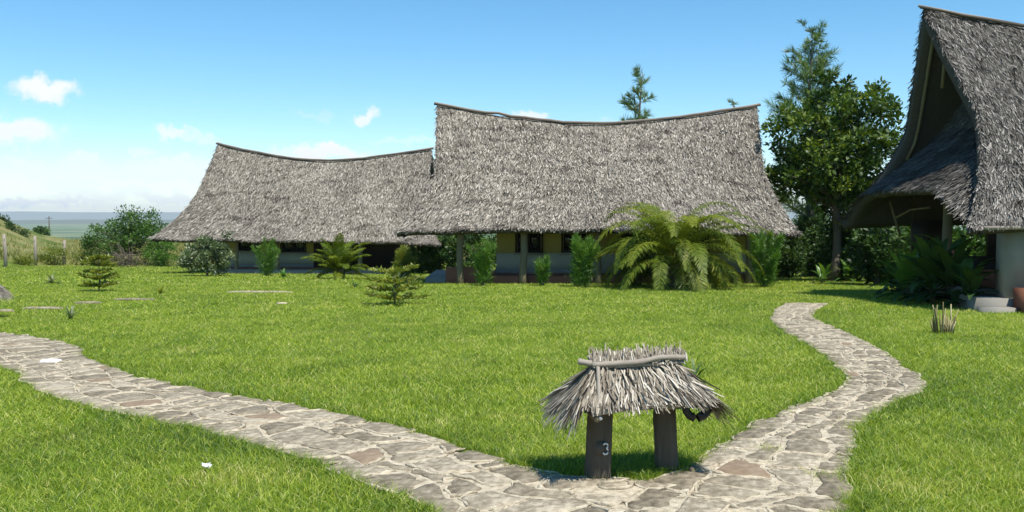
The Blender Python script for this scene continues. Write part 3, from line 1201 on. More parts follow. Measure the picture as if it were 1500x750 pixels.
def house(name, label, loc, rz, cfg, mat, dens=1.0, seed=0):
    """thatched house: saddle-backed ridge, gablets with raised hips, long low eaves"""
    global RNG
    keep = RNG
    RNG = np.random.default_rng(7000 + seed)
    t = thing(name, label, 'house', loc, rz)
    D2 = cfg['depth'] / 2
    vk = cfg.get('vk', .5)

    def half(v, u):
        lft, rgt = cfg['left'], cfg['right']     # (ridge, kink, corner)
        def one(a):
            return np.where(v < vk, a[0] + (a[1] - a[0]) * v / vk, a[1] + (a[2] - a[1]) * np.clip((v - vk) / (1 - vk), 0, 2) ** 1.45)
        return np.where(u < 0, one(lft), one(rgt))

    def zr(u):
        return np.where(u < 0, cfg['zmid'] + (cfg['zl'] - cfg['zmid']) * np.abs(u) ** 1.55, cfg['zmid'] + (cfg['zr'] - cfg['zmid']) * np.abs(u) ** 1.55)

    def ze(u):
        el, em, er = cfg['eave']
        return np.where(u < 0, em + (el - em) * u * u, em + (er - em) * u * u) + .03 * wob(u * 9, u * 0, 1, seed)

    def slope(sg):
        def f(u, v):
            u = np.asarray(u, float)
            v = np.asarray(v, float)
            h = half(v, u)
            b = .05 * wob(u * 7, v * 5 + sg, 1.3, seed + 8)
            x = u * h
            y = sg * (D2 * v + .0)
            z = ze(u) + (zr(u) - ze(u)) * (np.sign(1 - v) * np.abs(1 - v) ** cfg.get('p', 1.10)) + b
            return np.stack([x, y, z], -1)
        return f
    roof = thing('roof', '', None)
    del roof['label']
    roof.parent = t
    roof.empty_display_size = .2
    core = MB()
    nu, nv = 60, 24
    for sg in (-1, 1):
        f = slope(sg)
        U, V = np.meshgrid(np.linspace(-1, 1, nu), np.linspace(0, 1, nv), indexing='ij')
        top = f(U, V)
        bot = top + np.array([0, -sg * .16, -.24]) * np.where(V < .03, .6, 1)[..., None]
        bot[:, 0, 1] = 0
        a = core.n
        core.add(top, grid_faces(nu, nv), .3)
        core.add(bot, grid_faces(nu, nv)[:, ::-1], .2)
        off = nu * nv
        e1 = np.arange(nv - 1)
        core.add(np.zeros((0, 3)), np.stack([a + e1, a + e1 + 1, a + off + e1 + 1, a + off + e1], -1) - core.n, .2)
        b = (nu - 1) * nv
        core.add(np.zeros((0, 3)), np.stack([a + b + e1 + 1, a + b + e1, a + off + b + e1, a + off + b + e1 + 1], -1) - core.n, .2)
        e2 = np.arange(nu - 1) * nv + nv - 1
        core.add(np.zeros((0, 3)), np.stack([a + e2, a + e2 + nv, a + off + e2 + nv, a + off + e2], -1) - core.n, .2)
    # hips below the gablets
    v0 = .27
    arch = cfg.get('arch', .30)
    hips = []
    for sd in (-1, 1):
        def hip(s, q, sd=sd):
            s = np.asarray(s, float)
            v = v0 + (1 - v0) * q * (1 - arch * np.clip(1 - np.abs(s) ** cfg.get('apow', 3), 0, 1))
            u = np.full_like(v, float(sd))
            tt = (v - v0) / (1 - v0)
            x = sd * (half(v, u) - cfg.get('inset', .95) * (1 - tt) ** 1.0 - .10 + cfg.get('bulge', 0) * tt ** 1.5 * np.clip(1 - np.abs(s) ** 6, 0, 1))
            z = ze(u) + (zr(u) - ze(u)) * np.sign(1 - v) * np.abs(1 - v) ** cfg.get('p', 1.1) - .10
            return np.stack([x, s * D2 * v * .985, z + .05 * wob(s * 6, q * 5, 1.2, seed + 3)], -1)
        hips.append(hip)
        Sg, Q = np.meshgrid(np.linspace(-1, 1, 30), np.linspace(0, 1, 14), indexing='ij')
        top = hip(Sg, Q)
        bot = top + np.array([-sd * .16, 0, -.2])
        a = core.n
        core.add(top, grid_faces(30, 14), .3)
        core.add(bot, grid_faces(30, 14)[:, ::-1], .2)
        off = 30 * 14
        e2 = np.arange(29) * 14 + 13
        core.add(np.zeros((0, 3)), np.stack([a + e2, a + e2 + 14, a + off + e2 + 14, a + off + e2], -1) - core.n, .2)
        e3 = np.arange(29) * 14
        core.add(np.zeros((0, 3)), np.stack([a + e3, a + e3 + 14, a + off + e3 + 14, a + off + e3], -1) - core.n, .2)
    core.build('roof_core', MAT['thatch_core'], roof, smooth=False)
    st = MB()
    W, L = cfg.get('sw', .028), cfg.get('sl', .27)
    straws(st, slope(-1), int(62000 * dens), L, W, .24, (.015, .06), 22, tone=0, seed=seed)
    straws(st, slope(-1), int(2600 * dens), L * .9, W, .4, (.06, .14), None, tone=.12, seed=seed)
    straws(st, slope(-1), int(9000 * dens), L * .8, W, .2, (-.10, .07), None, v=(.955, 1.0), seed=seed)
    straws(st, slope(1), 7000, L * 1.2, W * 2, .22, (.02, .10), 15, seed=seed)
    straws(st, slope(1), 1500, L * .8, W, .2, (-.10, .07), None, v=(.955, 1.0), seed=seed)
    for h in hips:
        straws(st, h, int(14000 * dens), L, W, .24, (.02, .10), 9, seed=seed + 2)
        straws(st, h, int(1500 * dens), L * .7, W, .2, (-.10, .05), None, v=(.93, 1.0), seed=seed + 2)
    for sg in (-1, 1):           # frayed verges
        for uu in ((-1.0, -.985), (.985, 1.0)):
            straws(st, slope(sg), int(900 * dens), L * .6, W, .5, (-.08, .10), None, u=uu, seed=seed)
    so = st.build('thatch', mat, roof)
    so['kind'] = 'stuff'
    # ridge pole and pale ridge cap
    us = np.linspace(-1.02, 1.02, 26)
    Pr = np.stack([us * half(np.zeros(26), us), 0 * us, zr(us) + .07 + .012 * RNG.normal(0, 1, 26)], -1)
    rp = MB()
    rp.tube(Pr, .035, 7, .5, .15)
    rp.build('ridge_pole', MAT['pole'], roof, smooth=True)
    rp = MB()
    rp.tube(Pr + np.array([0, -.12, -.06]), .045, 6, .5, .15)
    rp.build('ridge_batten', MAT['dark_pole'], roof, smooth=True)
    # verge poles under the gablets
    for sd in (-1, 1):
        for sg in (-1, 1):
            vv = np.linspace(0.02, vk + .1, 9)
            P = slope(sg)(np.full(9, sd * .965), vv) + np.array([0, -sg * .2, -.30])
            rb = MB()
            rb.tube(P, .05, 6, .5, .06)
            rb.build('rafter', MAT['house_post'], roof, smooth=True)
    # eave beams and posts
    post_y = -D2 + cfg.get('post_in', .6)
    fz = cfg.get('floor', .28)
    for px, lean, rad in cfg['posts']:
        top = float(slope(-1)(np.array([px / 7.0]), np.array([abs(post_y) / D2]))[0, 2]) - .26
        P = np.linspace((px, post_y, -.15), (px + lean, post_y, top), 7)
        P[:, 0] += .02 * np.sin(np.arange(7) * 1.3 + px)
        pb = MB()
        pb.tube(P, rad * np.linspace(1.05, .9, 7), 9, .5, .05)
        pb.build('post', MAT['house_post'], t, smooth=True)
    x0 = -cfg['left'][1] + .2
    x1 = cfg['right'][1] - .2
    eb = MB()
    uu = np.linspace(-.84, .84, 14)
    P = slope(-1)(uu, np.full(14, abs(post_y) / D2)) + np.array([0, 0, -.33])
    P[:, 1] = post_y
    eb.tube(P, .07, 7, .5, .06)
    eb.build('eave_beam', MAT['dark_pole'], t, smooth=True)
    RNG = keep
    return t, slope


def wall_window(parent, xa, xb, y, za, zb, bars=1):
    """frame proud of the wall, dark panes behind a mullion; a child of the wall"""
    fr = MB()
    w = .07
    fr.box(xa, xb, y - .06, y + .02, za, za + w)
    fr.box(xa, xb, y - .06, y + .02, zb - w, zb)
    fr.box(xa, xa + w, y - .058, y + .02, za + w, zb - w)
    fr.box(xb - w, xb, y - .058, y + .02, za + w, zb - w)
    for b in range(bars):
        c = xa + (xb - xa) * (b + 1) / (bars + 1)
        fr.box(c - .025, c + .025, y - .056, y + .02, za + w, zb - w)
    win = fr.build('window', MAT['window_frame'], parent)
    xx = np.linspace(xa + w, xb - w, bars + 2)
    for b in range(bars + 1):
        MB().box(xx[b] + .028, xx[b + 1] - .028, y - .02, y - .012, za + w + .002, zb - w - .002).build('pane', MAT['glass'], win)
    MB().box(xa - .06, xb + .06, y - .12, y - .001, za - .08, za - .004).build('sill', MAT['concrete'], win)


def walled_room(t, xa, xb, y0, y1, fl, top, windows, doors, bands=True, xm=None):
    """plastered room: red plinth, grey skirting, white dado, ochre upper wall"""
    wl_ = thing('wall', '', None)
    del wl_['label']
    wl_.parent = t
    wl_.empty_display_size = .2
    for (za, zb, mat, pr, nm) in ((-.3, fl, 'plaster_red', .10, 'plinth'), (fl, fl + .16, 'plaster_grey', .015, 'skirting'), (fl + .16, fl + .78, 'plaster_white', .003, 'dado'), (fl + .78, top, 'plaster_yellow', 0, 'upper_wall')):
        MB().box(xa - pr, xb + pr, y0 - pr, y1 + pr, za, zb).build(nm, MAT[mat], wl_)
    for (a, b, za, zb, bars) in windows:
        wall_window(wl_, a, b, y0 - .004, za, zb, bars)
    for (a, b, zb) in doors:
        db = MB()
        db.box(a - .08, a, y0 - .06, y0 - .001, fl, zb + .08)
        db.box(b, b + .08, y0 - .06, y0 - .001, fl, zb + .08)
        db.box(a, b, y0 - .06, y0 - .001, zb, zb + .08)
        do = db.build('door', MAT['window_frame'], wl_)
        k = 4
        for i in range(k):
            q0, q1 = a + (b - a) * i / k, a + (b - a) * (i + 1) / k
            MB().box(q0 + .006, q1 - .006, y0 - .04, y0 - .002, fl + .01, zb - .004).build('plank', MAT['window_frame'], do)
    return wl_


MAIN = dict(depth=8.8, left=(6.45, 6.35, 7.6), right=(6.60, 6.30, 7.05), zmid=6.25, zl=7.05, zr=7.0, eave=(2.02, 2.12, 1.92),
            posts=[(-5.35, .05, .13), (-2.98, .04, .14), (-.2, 0, .12), (2.6, 0, .12), (5.4, 0, .12)], post_in=.7)
mx, my = 3.40, 38.0
h_main, sl_main = house('thatched_house', 'wide thatched house with sagging ridge and yellow wall behind the big palm', (mx, my, gz(mx, 34.2)), 0, MAIN, MAT['thatch'], 1.0, 1)
walled_room(h_main, -4.0, 6.4, -2.35, 2.6, .30, 3.3, [(-3.28, -2.2, 1.10, 2.15, 1), (-1.5, -.4, 1.10, 2.15, 1), (3.0, 4.2, 1.1, 2.15, 1)], [(.9, 1.8, 2.3)])
MB().box(-4.1, 5.4, -3.55, -2.46, -.3, .26).build('veranda_floor', MAT['plaster_red'], h_main)
MB().box(-5.9, -4.12, -3.3, -3.05, -.3, .58).build('porch_wall', MAT['plaster_red'], h_main)
MB().box(-6.7, -4.14, -3.0, 2.4, -.3, .16).build('porch_floor', MAT['concrete'], h_main)

LEFT = dict(depth=8.4, left=(6.2, 6.6, 8.3), right=(6.2, 6.3, 7.3), zmid=6.25, zl=7.25, zr=6.9, eave=(1.98, 1.90, 1.72),
            posts=[(-3.9, 0, .10), (-1.65, 0, .11), (2.9, 0, .12), (5.2, 0, .12)], post_in=.75, sw=.031)
lx, ly, lrz = -10.75, 53.1, math.radians(-4.5)
h_left, _ = house('thatched_house', 'farther thatched house with white lower wall behind the small palm and the leafy bushes', (lx, ly, gz(lx, 49.6)), lrz, LEFT, MAT['thatch'], .8, 2)
walled_room(h_left, -5.0, 1.4, -2.6, 2.4, .30, 3.2, [(-4.2, -2.9, 1.2, 2.1, 1), (-1.75, -.3, 1.12, 2.1, 1)], [(.2, 1.1, 2.1)])
MB().box(1.6, 5.4, -1.2, -1.0, -.3, 3.2).build('shade_wall', MAT['window_frame'], h_left)  # near-black colour carries the shade of the recess under the eave
MB().box(-5.1, 5.4, -3.6, -2.71, -.3, .22).build('veranda_floor', MAT['concrete'], h_left)

RIGHT = dict(depth=8.0, left=(6.9, 6.45, 7.55), right=(6.9, 6.5, 7.5), zmid=6.7, zl=7.62, zr=7.5, eave=(2.02, 2.15, 2.0),
             posts=[(1.5, 0, .13), (4.6, 0, .13)], post_in=.8, sw=.022, sl=.26, p=1.06, arch=.27, apow=7, inset=1.5, bulge=1.6)
rx_, ry_ = 17.75, 24.6
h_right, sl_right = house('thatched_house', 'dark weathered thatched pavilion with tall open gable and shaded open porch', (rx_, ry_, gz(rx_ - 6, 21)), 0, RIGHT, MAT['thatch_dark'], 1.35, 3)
MB().box(-6.0, 6.2, -3.7, 3.6, -.4, .30).build('floor_slab', MAT['concrete'], h_right)
MB().box(-7.1, -6.003, -3.7, -2.5, -.4, .295).build('porch_slab', MAT['concrete'], h_right)
MB().box(-7.2, -6.5, -4.1, -3.705, -.4, .12).build('step', MAT['concrete'], h_right)
MB().box(-6.5, -5.95, -3.6, -3.15, .302, 2.35).build('pillar', MAT['concrete'], h_right)
MB().box(-5.95, -4.6, -.9, -.7, .302, .78).build('low_wall', MAT['plaster_red'], h_right)
MB().box(-5.94, -1.0, -3.6, -3.4, .302, .80).build('low_wall', MAT['plaster_red'], h_right)
bw = MB()  # screen with openings, added to keep the pavilion interior dark
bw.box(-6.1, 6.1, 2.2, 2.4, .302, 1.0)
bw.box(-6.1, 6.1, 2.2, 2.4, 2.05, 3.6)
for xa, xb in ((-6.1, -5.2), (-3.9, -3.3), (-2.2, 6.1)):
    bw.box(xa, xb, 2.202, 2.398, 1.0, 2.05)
bw.build('shade_wall', MAT['window_frame'], h_right)
MB().box(-6.4, -5.6, -4.35, -3.75, -.2, .55).build('planter', MAT['plaster_red'], h_right)
for (x, y, zt, rad) in ((-6.0, .4, 3.1, .13),):
    pb = MB()
    pb.tube(np.linspace((x, y, -.1), (x + .05, y, zt), 7), rad, 9, .5, .05)
    pb.build('post', MAT['house_post'], h_right, smooth=True)
br = MB()
br.tube([(-6.2, 2.9, 1.6), (-6.4, 2.8, 2.1), (-6.6, 2.7, 2.6)], [.035, .04, .03], 6, .5, .06)
br.tube([(-6.4, 2.8, 2.1), (-6.2, 2.2, 2.35), (-6.1, 1.2, 2.4)], [.035, .03, .03], 6, .5, .06)
br.build('forked_brace', MAT['house_post'], h_right, smooth=True)
gb = MB()
gb.tube([(-6.35, -.2, 7.1), (-6.2, .35, 5.6)], .05, 6, .5, .04)
gb.build('gable_pole', MAT['house_post'], h_right, smooth=True)
eb = MB()
eb.tube([(-7.3, -4.15, 1.90), (-5.0, -4.0, 1.93)], .05, 6, .5)
eb.build('eave_pole', MAT['pole'], h_right, smooth=True)


# ------------------------------------------------------------------ thatched number sign
def thatched_sign(label, loc, rz, number=True, seed=0, group=None):
    global RNG
    keep = RNG
    RNG = np.random.default_rng(8000 + seed)
    t = thing('thatched_path_light', label, 'path light', loc, rz, group)
    for (x, y, lean, w, h) in ((-.275, -.02, .03, .084, .62), (.255, .02, -.04, .068, .62)):
        k, n_ = 12, 26
        zz = np.linspace(-.08, h, k)
        th = np.arange(n_) * 2 * PI / n_
        V = []
        fl = 1 + .10 * np.sin(th * 2 + x * 9) + .05 * np.sin(th * 5 + 1) - .30 * np.exp(-((np.mod(th - 4.95 - x, 2 * PI) - .2) / .13) ** 2) - .16 * np.exp(-((np.mod(th - 4.0 + x, 2 * PI) - .2) / .10) ** 2) + .05 * RNG.normal(0, 1, n_)
        for i, z in enumerate(zz):
            rr = w * fl * (1.12 - .12 * i / k) * (1 + RNG.normal(0, .02, n_))
            V.append(np.stack([x + lean * i / k + np.cos(th) * rr, y + np.sin(th) * rr * .85, np.full(n_, z)], -1))
        mb = MB()
        V = np.array(V)
        i, j = np.meshgrid(np.arange(k - 1), np.arange(n_), indexing='ij')
        a = i * n_ + j
        b = i * n_ + (j + 1) % n_
        mb.add(V, np.stack([a, b, b + n_, a + n_], -1).reshape(-1, 4))
        mb.F.append(((k - 1) * n_ + np.arange(n_))[None])
        mb.R.append(np.array([.5]))
        mb.build('post', MAT['post_wood'], t)
    HR, HE = .80, .555                                   # ridge and eave height
    RX, EX, EY = .30, .47, .30

    def face(sg):
        def f(u, v):
            x = u * (RX + (EX - RX) * v)
            z = HR + (HE - HR) * v - .02 * np.sin(v * PI)
            return np.stack([x, sg * (EY * v), z + .012 * wob(u * 8, v * 4, 1, seed + 1)], -1)
        return f

    def end(sd):
        def f(u, v):
            x = sd * (RX + (EX + .03 - RX) * v)
            z = HR - .02 + (HE - .03 - HR) * v
            return np.stack([x + 0 * u, u * EY * v, z + .012 * wob(u * 8, v * 4, 1, seed + 2)], -1)
        return f
    core = MB()
    U, V = np.meshgrid(np.linspace(-1, 1, 12), np.linspace(0, .93, 8), indexing='ij')
    for f in (face(-1), face(1), end(-1), end(1)):
        core.add(f(U, V) - np.array([0, 0, .012]), grid_faces(12, 8), .3)
        core.add(f(U, V) - np.array([0, 0, .05]), grid_faces(12, 8)[:, ::-1], .3)
    roof = core.build('roof', MAT['thatch_core'], t)
    st = MB()
    for f, n_ in ((face(-1), 820), (face(1), 420)):
        straws(st, f, int(n_ * 1.5), .19, .0088, .17, (.008, .03), None, v=(0.0, .62), seed=seed)
        straws(st, f, int(n_ * .8), .10, .0085, .16, (-.015, .02), None, v=(.55, .82), seed=seed)
        straws(st, f, 90, .15, .012, .3, (.03, .07), None, v=(0, .7), tone=.2, seed=seed)
    for sd in (-1, 1):
        straws(st, end(sd), 520, .26, .0095, .14, (.012, .04), None, v=(0, .62), seed=seed)
        straws(st, end(sd), 340, .20, .0095, .20, (-.03, .04), None, v=(.6, .92), tone=.05, seed=seed)
        straws(st, end(sd), 60, .22, .012, .3, (.02, .07), None, v=(.3, .9), tone=.2, seed=seed)
    # stems standing up past the ridge, leaning over from the back
    n_ = 1000
    x = RNG.uniform(-RX - .03, RX + .05, n_)
    P = np.stack([x, RNG.uniform(-.09, .04, n_), HR + RNG.uniform(-.03, .02, n_)], -1)
    D = unit(np.stack([RNG.normal(.14, .16, n_), RNG.uniform(.2, 1.0, n_), RNG.uniform(.55, .95, n_)], -1))
    leaf = RNG.uniform(.04, .10, n_) + .04 * (RNG.random(n_) < .06)
    Sd = unit(np.cross(D, np.array([0, 1.0, .2]))) * (RNG.uniform(.0028, .0065, n_))[:, None]
    e = P + D * leaf[:, None]
    st.add(np.stack([P - Sd, P + Sd, e + Sd * .7, e - Sd * .7], 1).reshape(-1, 3), np.arange(n_ * 4).reshape(-1, 4), np.clip(RNG.normal(.55, .24, n_), 0, 1))
    so = st.build('straw', MAT['straw'], roof)
    so['kind'] = 'stuff'
    for (P, rr, nm, mt) in (([(-.335, -.075, .795), (-.15, -.075, .80), (.0, -.085, .805), (.15, -.07, .83), (.335, -.07, .825)], .019, 'ridge_pole', 'pole'),
                            ([(-.40, .0, .80), (-.2, -.065, .775), (.2, -.065, .785), (.33, -.06, .79)], .011, 'ridge_pole', 'pole'),
                            ([(-.42, -.02, .815), (-.33, -.05, .80), (-.25, -.06, .79)], .02, 'ridge_pole', 'pole'),
                            ([(-.40, -.275, .505), (-.15, -.28, .535), (.10, -.275, .55), (.16, -.27, .545)], .018, 'eave_beam', 'pole'),
                            ([(.10, -.26, .53), (.30, -.25, .535), (.46, -.24, .55)], .026, 'eave_beam', 'house_post'),
                            ([(-.44, .27, .51), (.44, .27, .53)], .022, 'eave_beam', 'house_post'),
                            ([(-.36, -.30, .50), (-.33, -.20, .66), (-.30, -.09, .78)], .014, 'hip_stick', 'pole'),
                            ([(-.37, -.295, .47), (-.40, -.05, .52), (-.41, .25, .50)], .018, 'side_beam', 'house_post'),
                            ([(.41, -.27, .50), (.42, .25, .52)], .018, 'side_beam', 'house_post')):
        q = MB()
        P = np.array(P)
        Pf = np.stack([np.interp(np.linspace(0, 1, 14), np.linspace(0, 1, len(P)), P[:, j]) for j in range(3)], -1)
        q.tube(Pf, rr * RNG.uniform(.92, 1.08, 14), 8, .5, .05)
        q.build(nm, MAT[mt], t, smooth=True)
    # curved lamp holder under the right eave
    lp = MB()
    a = np.linspace(PI * .9, PI * 2.05, 10)
    lp.tube(np.stack([.385 + .085 * np.cos(a), np.full(10, -.17), .505 + .085 * np.sin(a)], -1), np.linspace(.026, .034, 10), 9, .5)
    lo = lp.build('lamp_arm', MAT['black_metal'], t, smooth=True)
    ring = MB()
    a = np.linspace(0, 2 * PI, 17)
    ring.tube(np.stack([.468 + .036 * np.cos(a), -.17 + .036 * np.sin(a), np.full(17, .512)], -1), .010, 7, .5)
    ring.build('lamp_ring', MAT['black_metal'], lo, smooth=True)
    if number:
        # little round plate and a hand-painted 3 on the post
        pl = MB()
        a = np.arange(16) * 2 * PI / 16
        yb = -.108
        cx_, cz_ = -.262, .225
        top = np.stack([cx_ - .012 + .050 * np.cos(a), np.full(16, yb + .012), cz_ + .05 * np.sin(a)], -1)
        bot = top + np.array([0, .03, 0])
        pl.add(np.vstack([top, bot]), np.stack([np.arange(16), (np.arange(16) + 1) % 16, (np.arange(16) + 1) % 16 + 16, np.arange(16) + 16], -1))
        pl.F.append(np.arange(16)[::-1][None])
        pl.R.append(np.array([.5]))
        plate = pl.build('number_plate', MAT['grey_plate'], t)
        pts = []
        for ang in np.linspace(math.radians(150), math.radians(-70), 9):
            pts.append((cx_ + .014 + .017 * math.cos(ang), yb + .007, cz_ + .019 + .0165 * math.sin(ang)))
        for ang in np.linspace(math.radians(75), math.radians(-150), 10):
            pts.append((cx_ + .014 + .020 * math.cos(ang), yb + .007, cz_ - .018 + .020 * math.sin(ang)))
        nb = MB()
        nb.tube(pts, .0062, 6, .5)
        nb.build('number_3', MAT['white_paint'], plate, smooth=True)
        kn = MB()
        kn.tube([(-.355, -.305, .480), (-.350, -.315, .482)], [.013, .009], 8, .5)
        kn.build('pole_end', MAT['white_paint'], t)
    RNG = keep
    return t


sg_p = gp(931, 699)
thatched_sign('small thatched path light with two stout wooden posts and a painted 3', (sg_p[0], sg_p[1] + .05, sg_p[2]), math.radians(13), True, 1)
s2 = gp(-34, 466)
thatched_sign('grey thatched path light on the lawn by the far left stepping stones', tuple(s2), math.radians(4), False, 2)

# ------------------------------------------------------------------ palms and shrubs round the houses
palm('big spreading date palm with arching yellow green fronds before the wide house', base(985, 421), 78, 3.6, .46, .75, .30, 1, .50, (-6, 84), droop=(1.5, 2.7))
palm('small stiff palm in front of the farther house', base(497, 409), 26, 1.75, .34, .30, .17, 2, .46, (8, 84), droop=(.7, 1.5))

col_specs = [('bright feathery upright shrub before the white lower wall', 390, 405, 348, 22, 'column', 1700, 1),
             ('upright bushy green shrub standing under the wide house eave, left of the big palm', 850, 421, 335, 32, 'column', 3600, 2),
             ('upright feathery shrub on the right side of the big palm', 1120, 421, 326, 30, 'column', 3400, 3),
             ('small thin upright shrub between veranda post and bushy shrub', 795, 419, 370, 11, 'column', 700, 4),
             ('yellow green pointed shrub behind the dark spiky rosette', 590, 414, 358, 22, 'yellow_shrub', 2200, 5),
             ('loose shrub with reddish lower twigs between the two veranda posts', 707, 419, 346, 24, 'column', 1300, 6)]
for lab, u, vb, vt, wpx, mt, nl, sd in col_specs:
    b = gp(u, vb)
    sc = b[1] / FPX
    column_shrub('upright_shrub', lab, tuple(b), (vb - vt) * sc, wpx * sc, MAT[mt], int(nl * 2.6), sd, tw=.02, ll=.22)

tier_sapling('layered_sapling', 'small layered conifer-like sapling alone on the lawn', base(145, 427), 1.05, .62, MAT['yellow_shrub'], 5, 1)
tier_sapling('layered_sapling', 'low wide layered sapling in front of the dark spiky rosette', base(578, 446), .80, .85, MAT['yellow_shrub'], 4, 2)
leafy_plant('spiky_rosette', 'dark blue green spiky rosette plant below the pointed yellow shrub', base(583, 417), 22, .55, .09, 0, MAT['agave'], 1, el=(15, 80), droop=(.2, .6))
leafy_plant('bright_rosette', 'bright green rosette plant on the lawn beside the small palm', base(415, 407), 14, .42, .12, 0, MAT['canna'], 2, el=(20, 75), droop=(.5, 1.2))
leafy_plant('grey_leaf_tuft', 'loose tuft of pale leaves on the open lawn near the layered sapling', base(76, 416), 16, .45, .08, 0, MAT['pale_leaf'], 3, el=(15, 70), droop=(.6, 1.4))
leafy_plant('dry_tuft', 'small brownish weed tuft on the lawn right of the layered sapling', base(235, 431), 14, .28, .05, 0, MAT['yellow_shrub'], 4, el=(15, 75), droop=(.3, 1.0))
leafy_plant('weed_tuft', 'thin grey weed tuft at the edge of the lawn above the path', base(103, 469), 16, .26, .022, 0, MAT['pale_leaf'], 5, el=(45, 85), droop=(.1, .7))
leafy_plant('low_weed', 'tiny dark weed on the lawn behind the wide low sapling', base(520, 421), 10, .3, .05, 0, MAT['dark_shrub'], 6, el=(20, 70), droop=(.3, 1.0))
leafy_plant('small_fern', 'small dark fern tuft behind the thatched path light', base(1020, 553), 7, .22, .02, 0, MAT['dark_shrub'], 7, el=(30, 70), droop=(.3, .8))


def px_ell(u, v, ru, rv, depth, Y, b):
    """ellipsoid given by its outline in the photograph at depth Y, relative to base b"""
    c_ = at(u, v, Y)
    s = Y / FPX
    return (c_[0] - b[0], c_[1] - b[1], c_[2] - b[2], ru * s, depth, rv * s)


# big leafy bush by the field, with a dead tangle under it
b = gp(190, 388)
Y = b[1]
crown_tree('bushy_tree', 'dense rounded green bush at the lawn edge by the field', 'bush', tuple(b),
           [px_ell(205, 325, 30, 20, 1.6, Y, b), px_ell(165, 352, 38, 26, 2.0, Y, b), px_ell(222, 350, 28, 32, 1.8, Y, b), px_ell(140, 365, 16, 14, 1.2, Y, b)], 110, 11000, .17, .085, MAT['shrub'], .16, .5, fork=.15, up=.4, seed=1)
mb = MB()
b2 = gp(183, 391)
for i in range(170):
    a = RNG.uniform(0, 2 * PI)
    r0 = RNG.uniform(0, .8)
    p0 = np.array([math.cos(a) * r0 * 1.2, math.sin(a) * .3, RNG.uniform(0, .9)])
    p1 = p0 + RNG.normal(0, .45, 3) * np.array([1, .5, 1])
    p1[2] = abs(p1[2])
    mb.tube([p0, (p0 + p1) / 2 + RNG.normal(0, .08, 3), p1], [.012, .012, .006], 4, RNG.random())
o = mb.build('dead_branch_pile', MAT['dead_twig'], None, tuple(b2))
tag(o, 'tangle of dead grey brown twigs below the rounded green bush', 'branches')
b = gp(240, 390)
crown_tree('light_green_shrub', 'low light green shrub beside the left end of the farther house', 'shrub', tuple(b), [px_ell(240, 368, 28, 22, 1.0, b[1], b)], 40, 3600, .13, .06, MAT['column'], .05, .35, fork=.1, seed=2)
b = gp(303, 405)
Y = b[1]
crown_tree('pale_leafy_bush', 'loose leafy bush with pale leaves in front of the farther house corner', 'bush', tuple(b),
           [px_ell(305, 375, 36, 24, 1.1, Y, b), px_ell(296, 352, 10, 14, .5, Y, b), px_ell(330, 358, 12, 14, .5, Y, b), px_ell(275, 385, 16, 12, .6, Y, b)], 60, 4200, .17, .08, MAT['pale_leaf'], .06, .30, fork=.1, up=.4, seed=3, light=-.12)
for i, (u, vb, vt, w) in enumerate(((80, 389, 362, 16), (120, 388, 368, 20), (62, 386, 374, 12), (36, 389, 377, 14))):
    b = gp(u, vb)
    s = b[1] / FPX
    h = (vb - vt) * s
    lab = ['yellowish scrub bush leaning on the fence between two posts', 'broad low scrub by the fence next to the dense rounded bush', 'low scrub beside the middle fence post', 'low dry scrub between the left fence posts'][i]
    crown_tree('scrub_bush', lab, 'shrub', tuple(b), [(0, 0, h * .5, w * s, .6, h * .5)], 24, 1500, .15, .05, MAT['yellow_shrub'], .03, .3, fork=.1, seed=20 + i)

# ------------------------------------------------------------------ fence posts, pole and tree beyond
for i, (u, vb, vt) in enumerate(((8, 391, 343), (52, 389, 346), (94, 388, 352))):
    b = gp(u, vb)
    s = b[1] / FPX
    h = (vb - vt) * s
    pb = MB()
    pb.tube([(0, 0, -.3), (.02, 0, h * .5), (.05 * (i - 1), 0, h)], [.11, .10, .085], 8, .5, .06)
    pb.tube([(.02, -.1, h * .82), (.02, -.1, h * .88)], [.02, .02], 5, .5)
    tag(pb.build('fence_post', MAT['pole'], None, tuple(b), smooth=True), ['grey fence post furthest from the dense rounded bush, below the knoll', 'grey fence post midway between the other two, beside low scrub', 'grey fence post nearest the dense rounded bush'][i], 'post', 'fence posts along the field')
pp = at(72, 330, 250)
pb = MB()
pz = gz(pp[0], 250)
pb.tube([(0, 0, 0), (0, 0, 1.2 - pz + .3)], [.17, .12], 8, .5)
ut = thing('utility_pole', 'thin dark utility pole standing beyond the field', 'pole', (pp[0], 250, pz))
pb.build('mast', MAT['dark_pole'], ut)
MB().box(-.9, .9, -.06, .06, .9 - pz, 1.02 - pz).build('crossarm', MAT['dark_pole'], ut)
for (u, vt, vb2, w, Y, lab, sd) in ((60, 333, 352, 9, 235, 'small dark round tree standing beyond the field by the pole', 31), (66, 351, 358, 14, 190, 'low bright green bush beyond the field in front of the pole', 32)):
    p_ = at(u, vt, Y)
    zg = gz(p_[0], Y)
    s = Y / FPX
    zt = p_[2] - zg
    crown_tree('field_tree', lab, 'tree', (p_[0], Y, zg), [(0, 0, zt - w * s * .9, w * s, w * s, w * s * .9)], 40, 1800, .5, .28, MAT['shrub'] if sd == 31 else MAT['column'], .2, .8, seed=sd)
for i, (u, v) in enumerate(((2, 322), (15, 331), (30, 341))):
    # scrub dotted over the dry knoll
    Y = 100 - i * 4
    p_ = at(u, v, Y)
    crown_tree('knoll_bush', ['dark bush highest up the dry knoll beyond the fence', 'dark bush halfway down the dry knoll beyond the fence', 'dark bush near the foot of the dry knoll beyond the fence'][i], 'shrub', (p_[0], Y, gz(p_[0], Y)), [(0, 0, .4, .8, .7, .5)], 14, 700, .25, .1, MAT['dark_shrub'], .05, .4, fork=.1, seed=40 + i, group='bushes on the knoll')

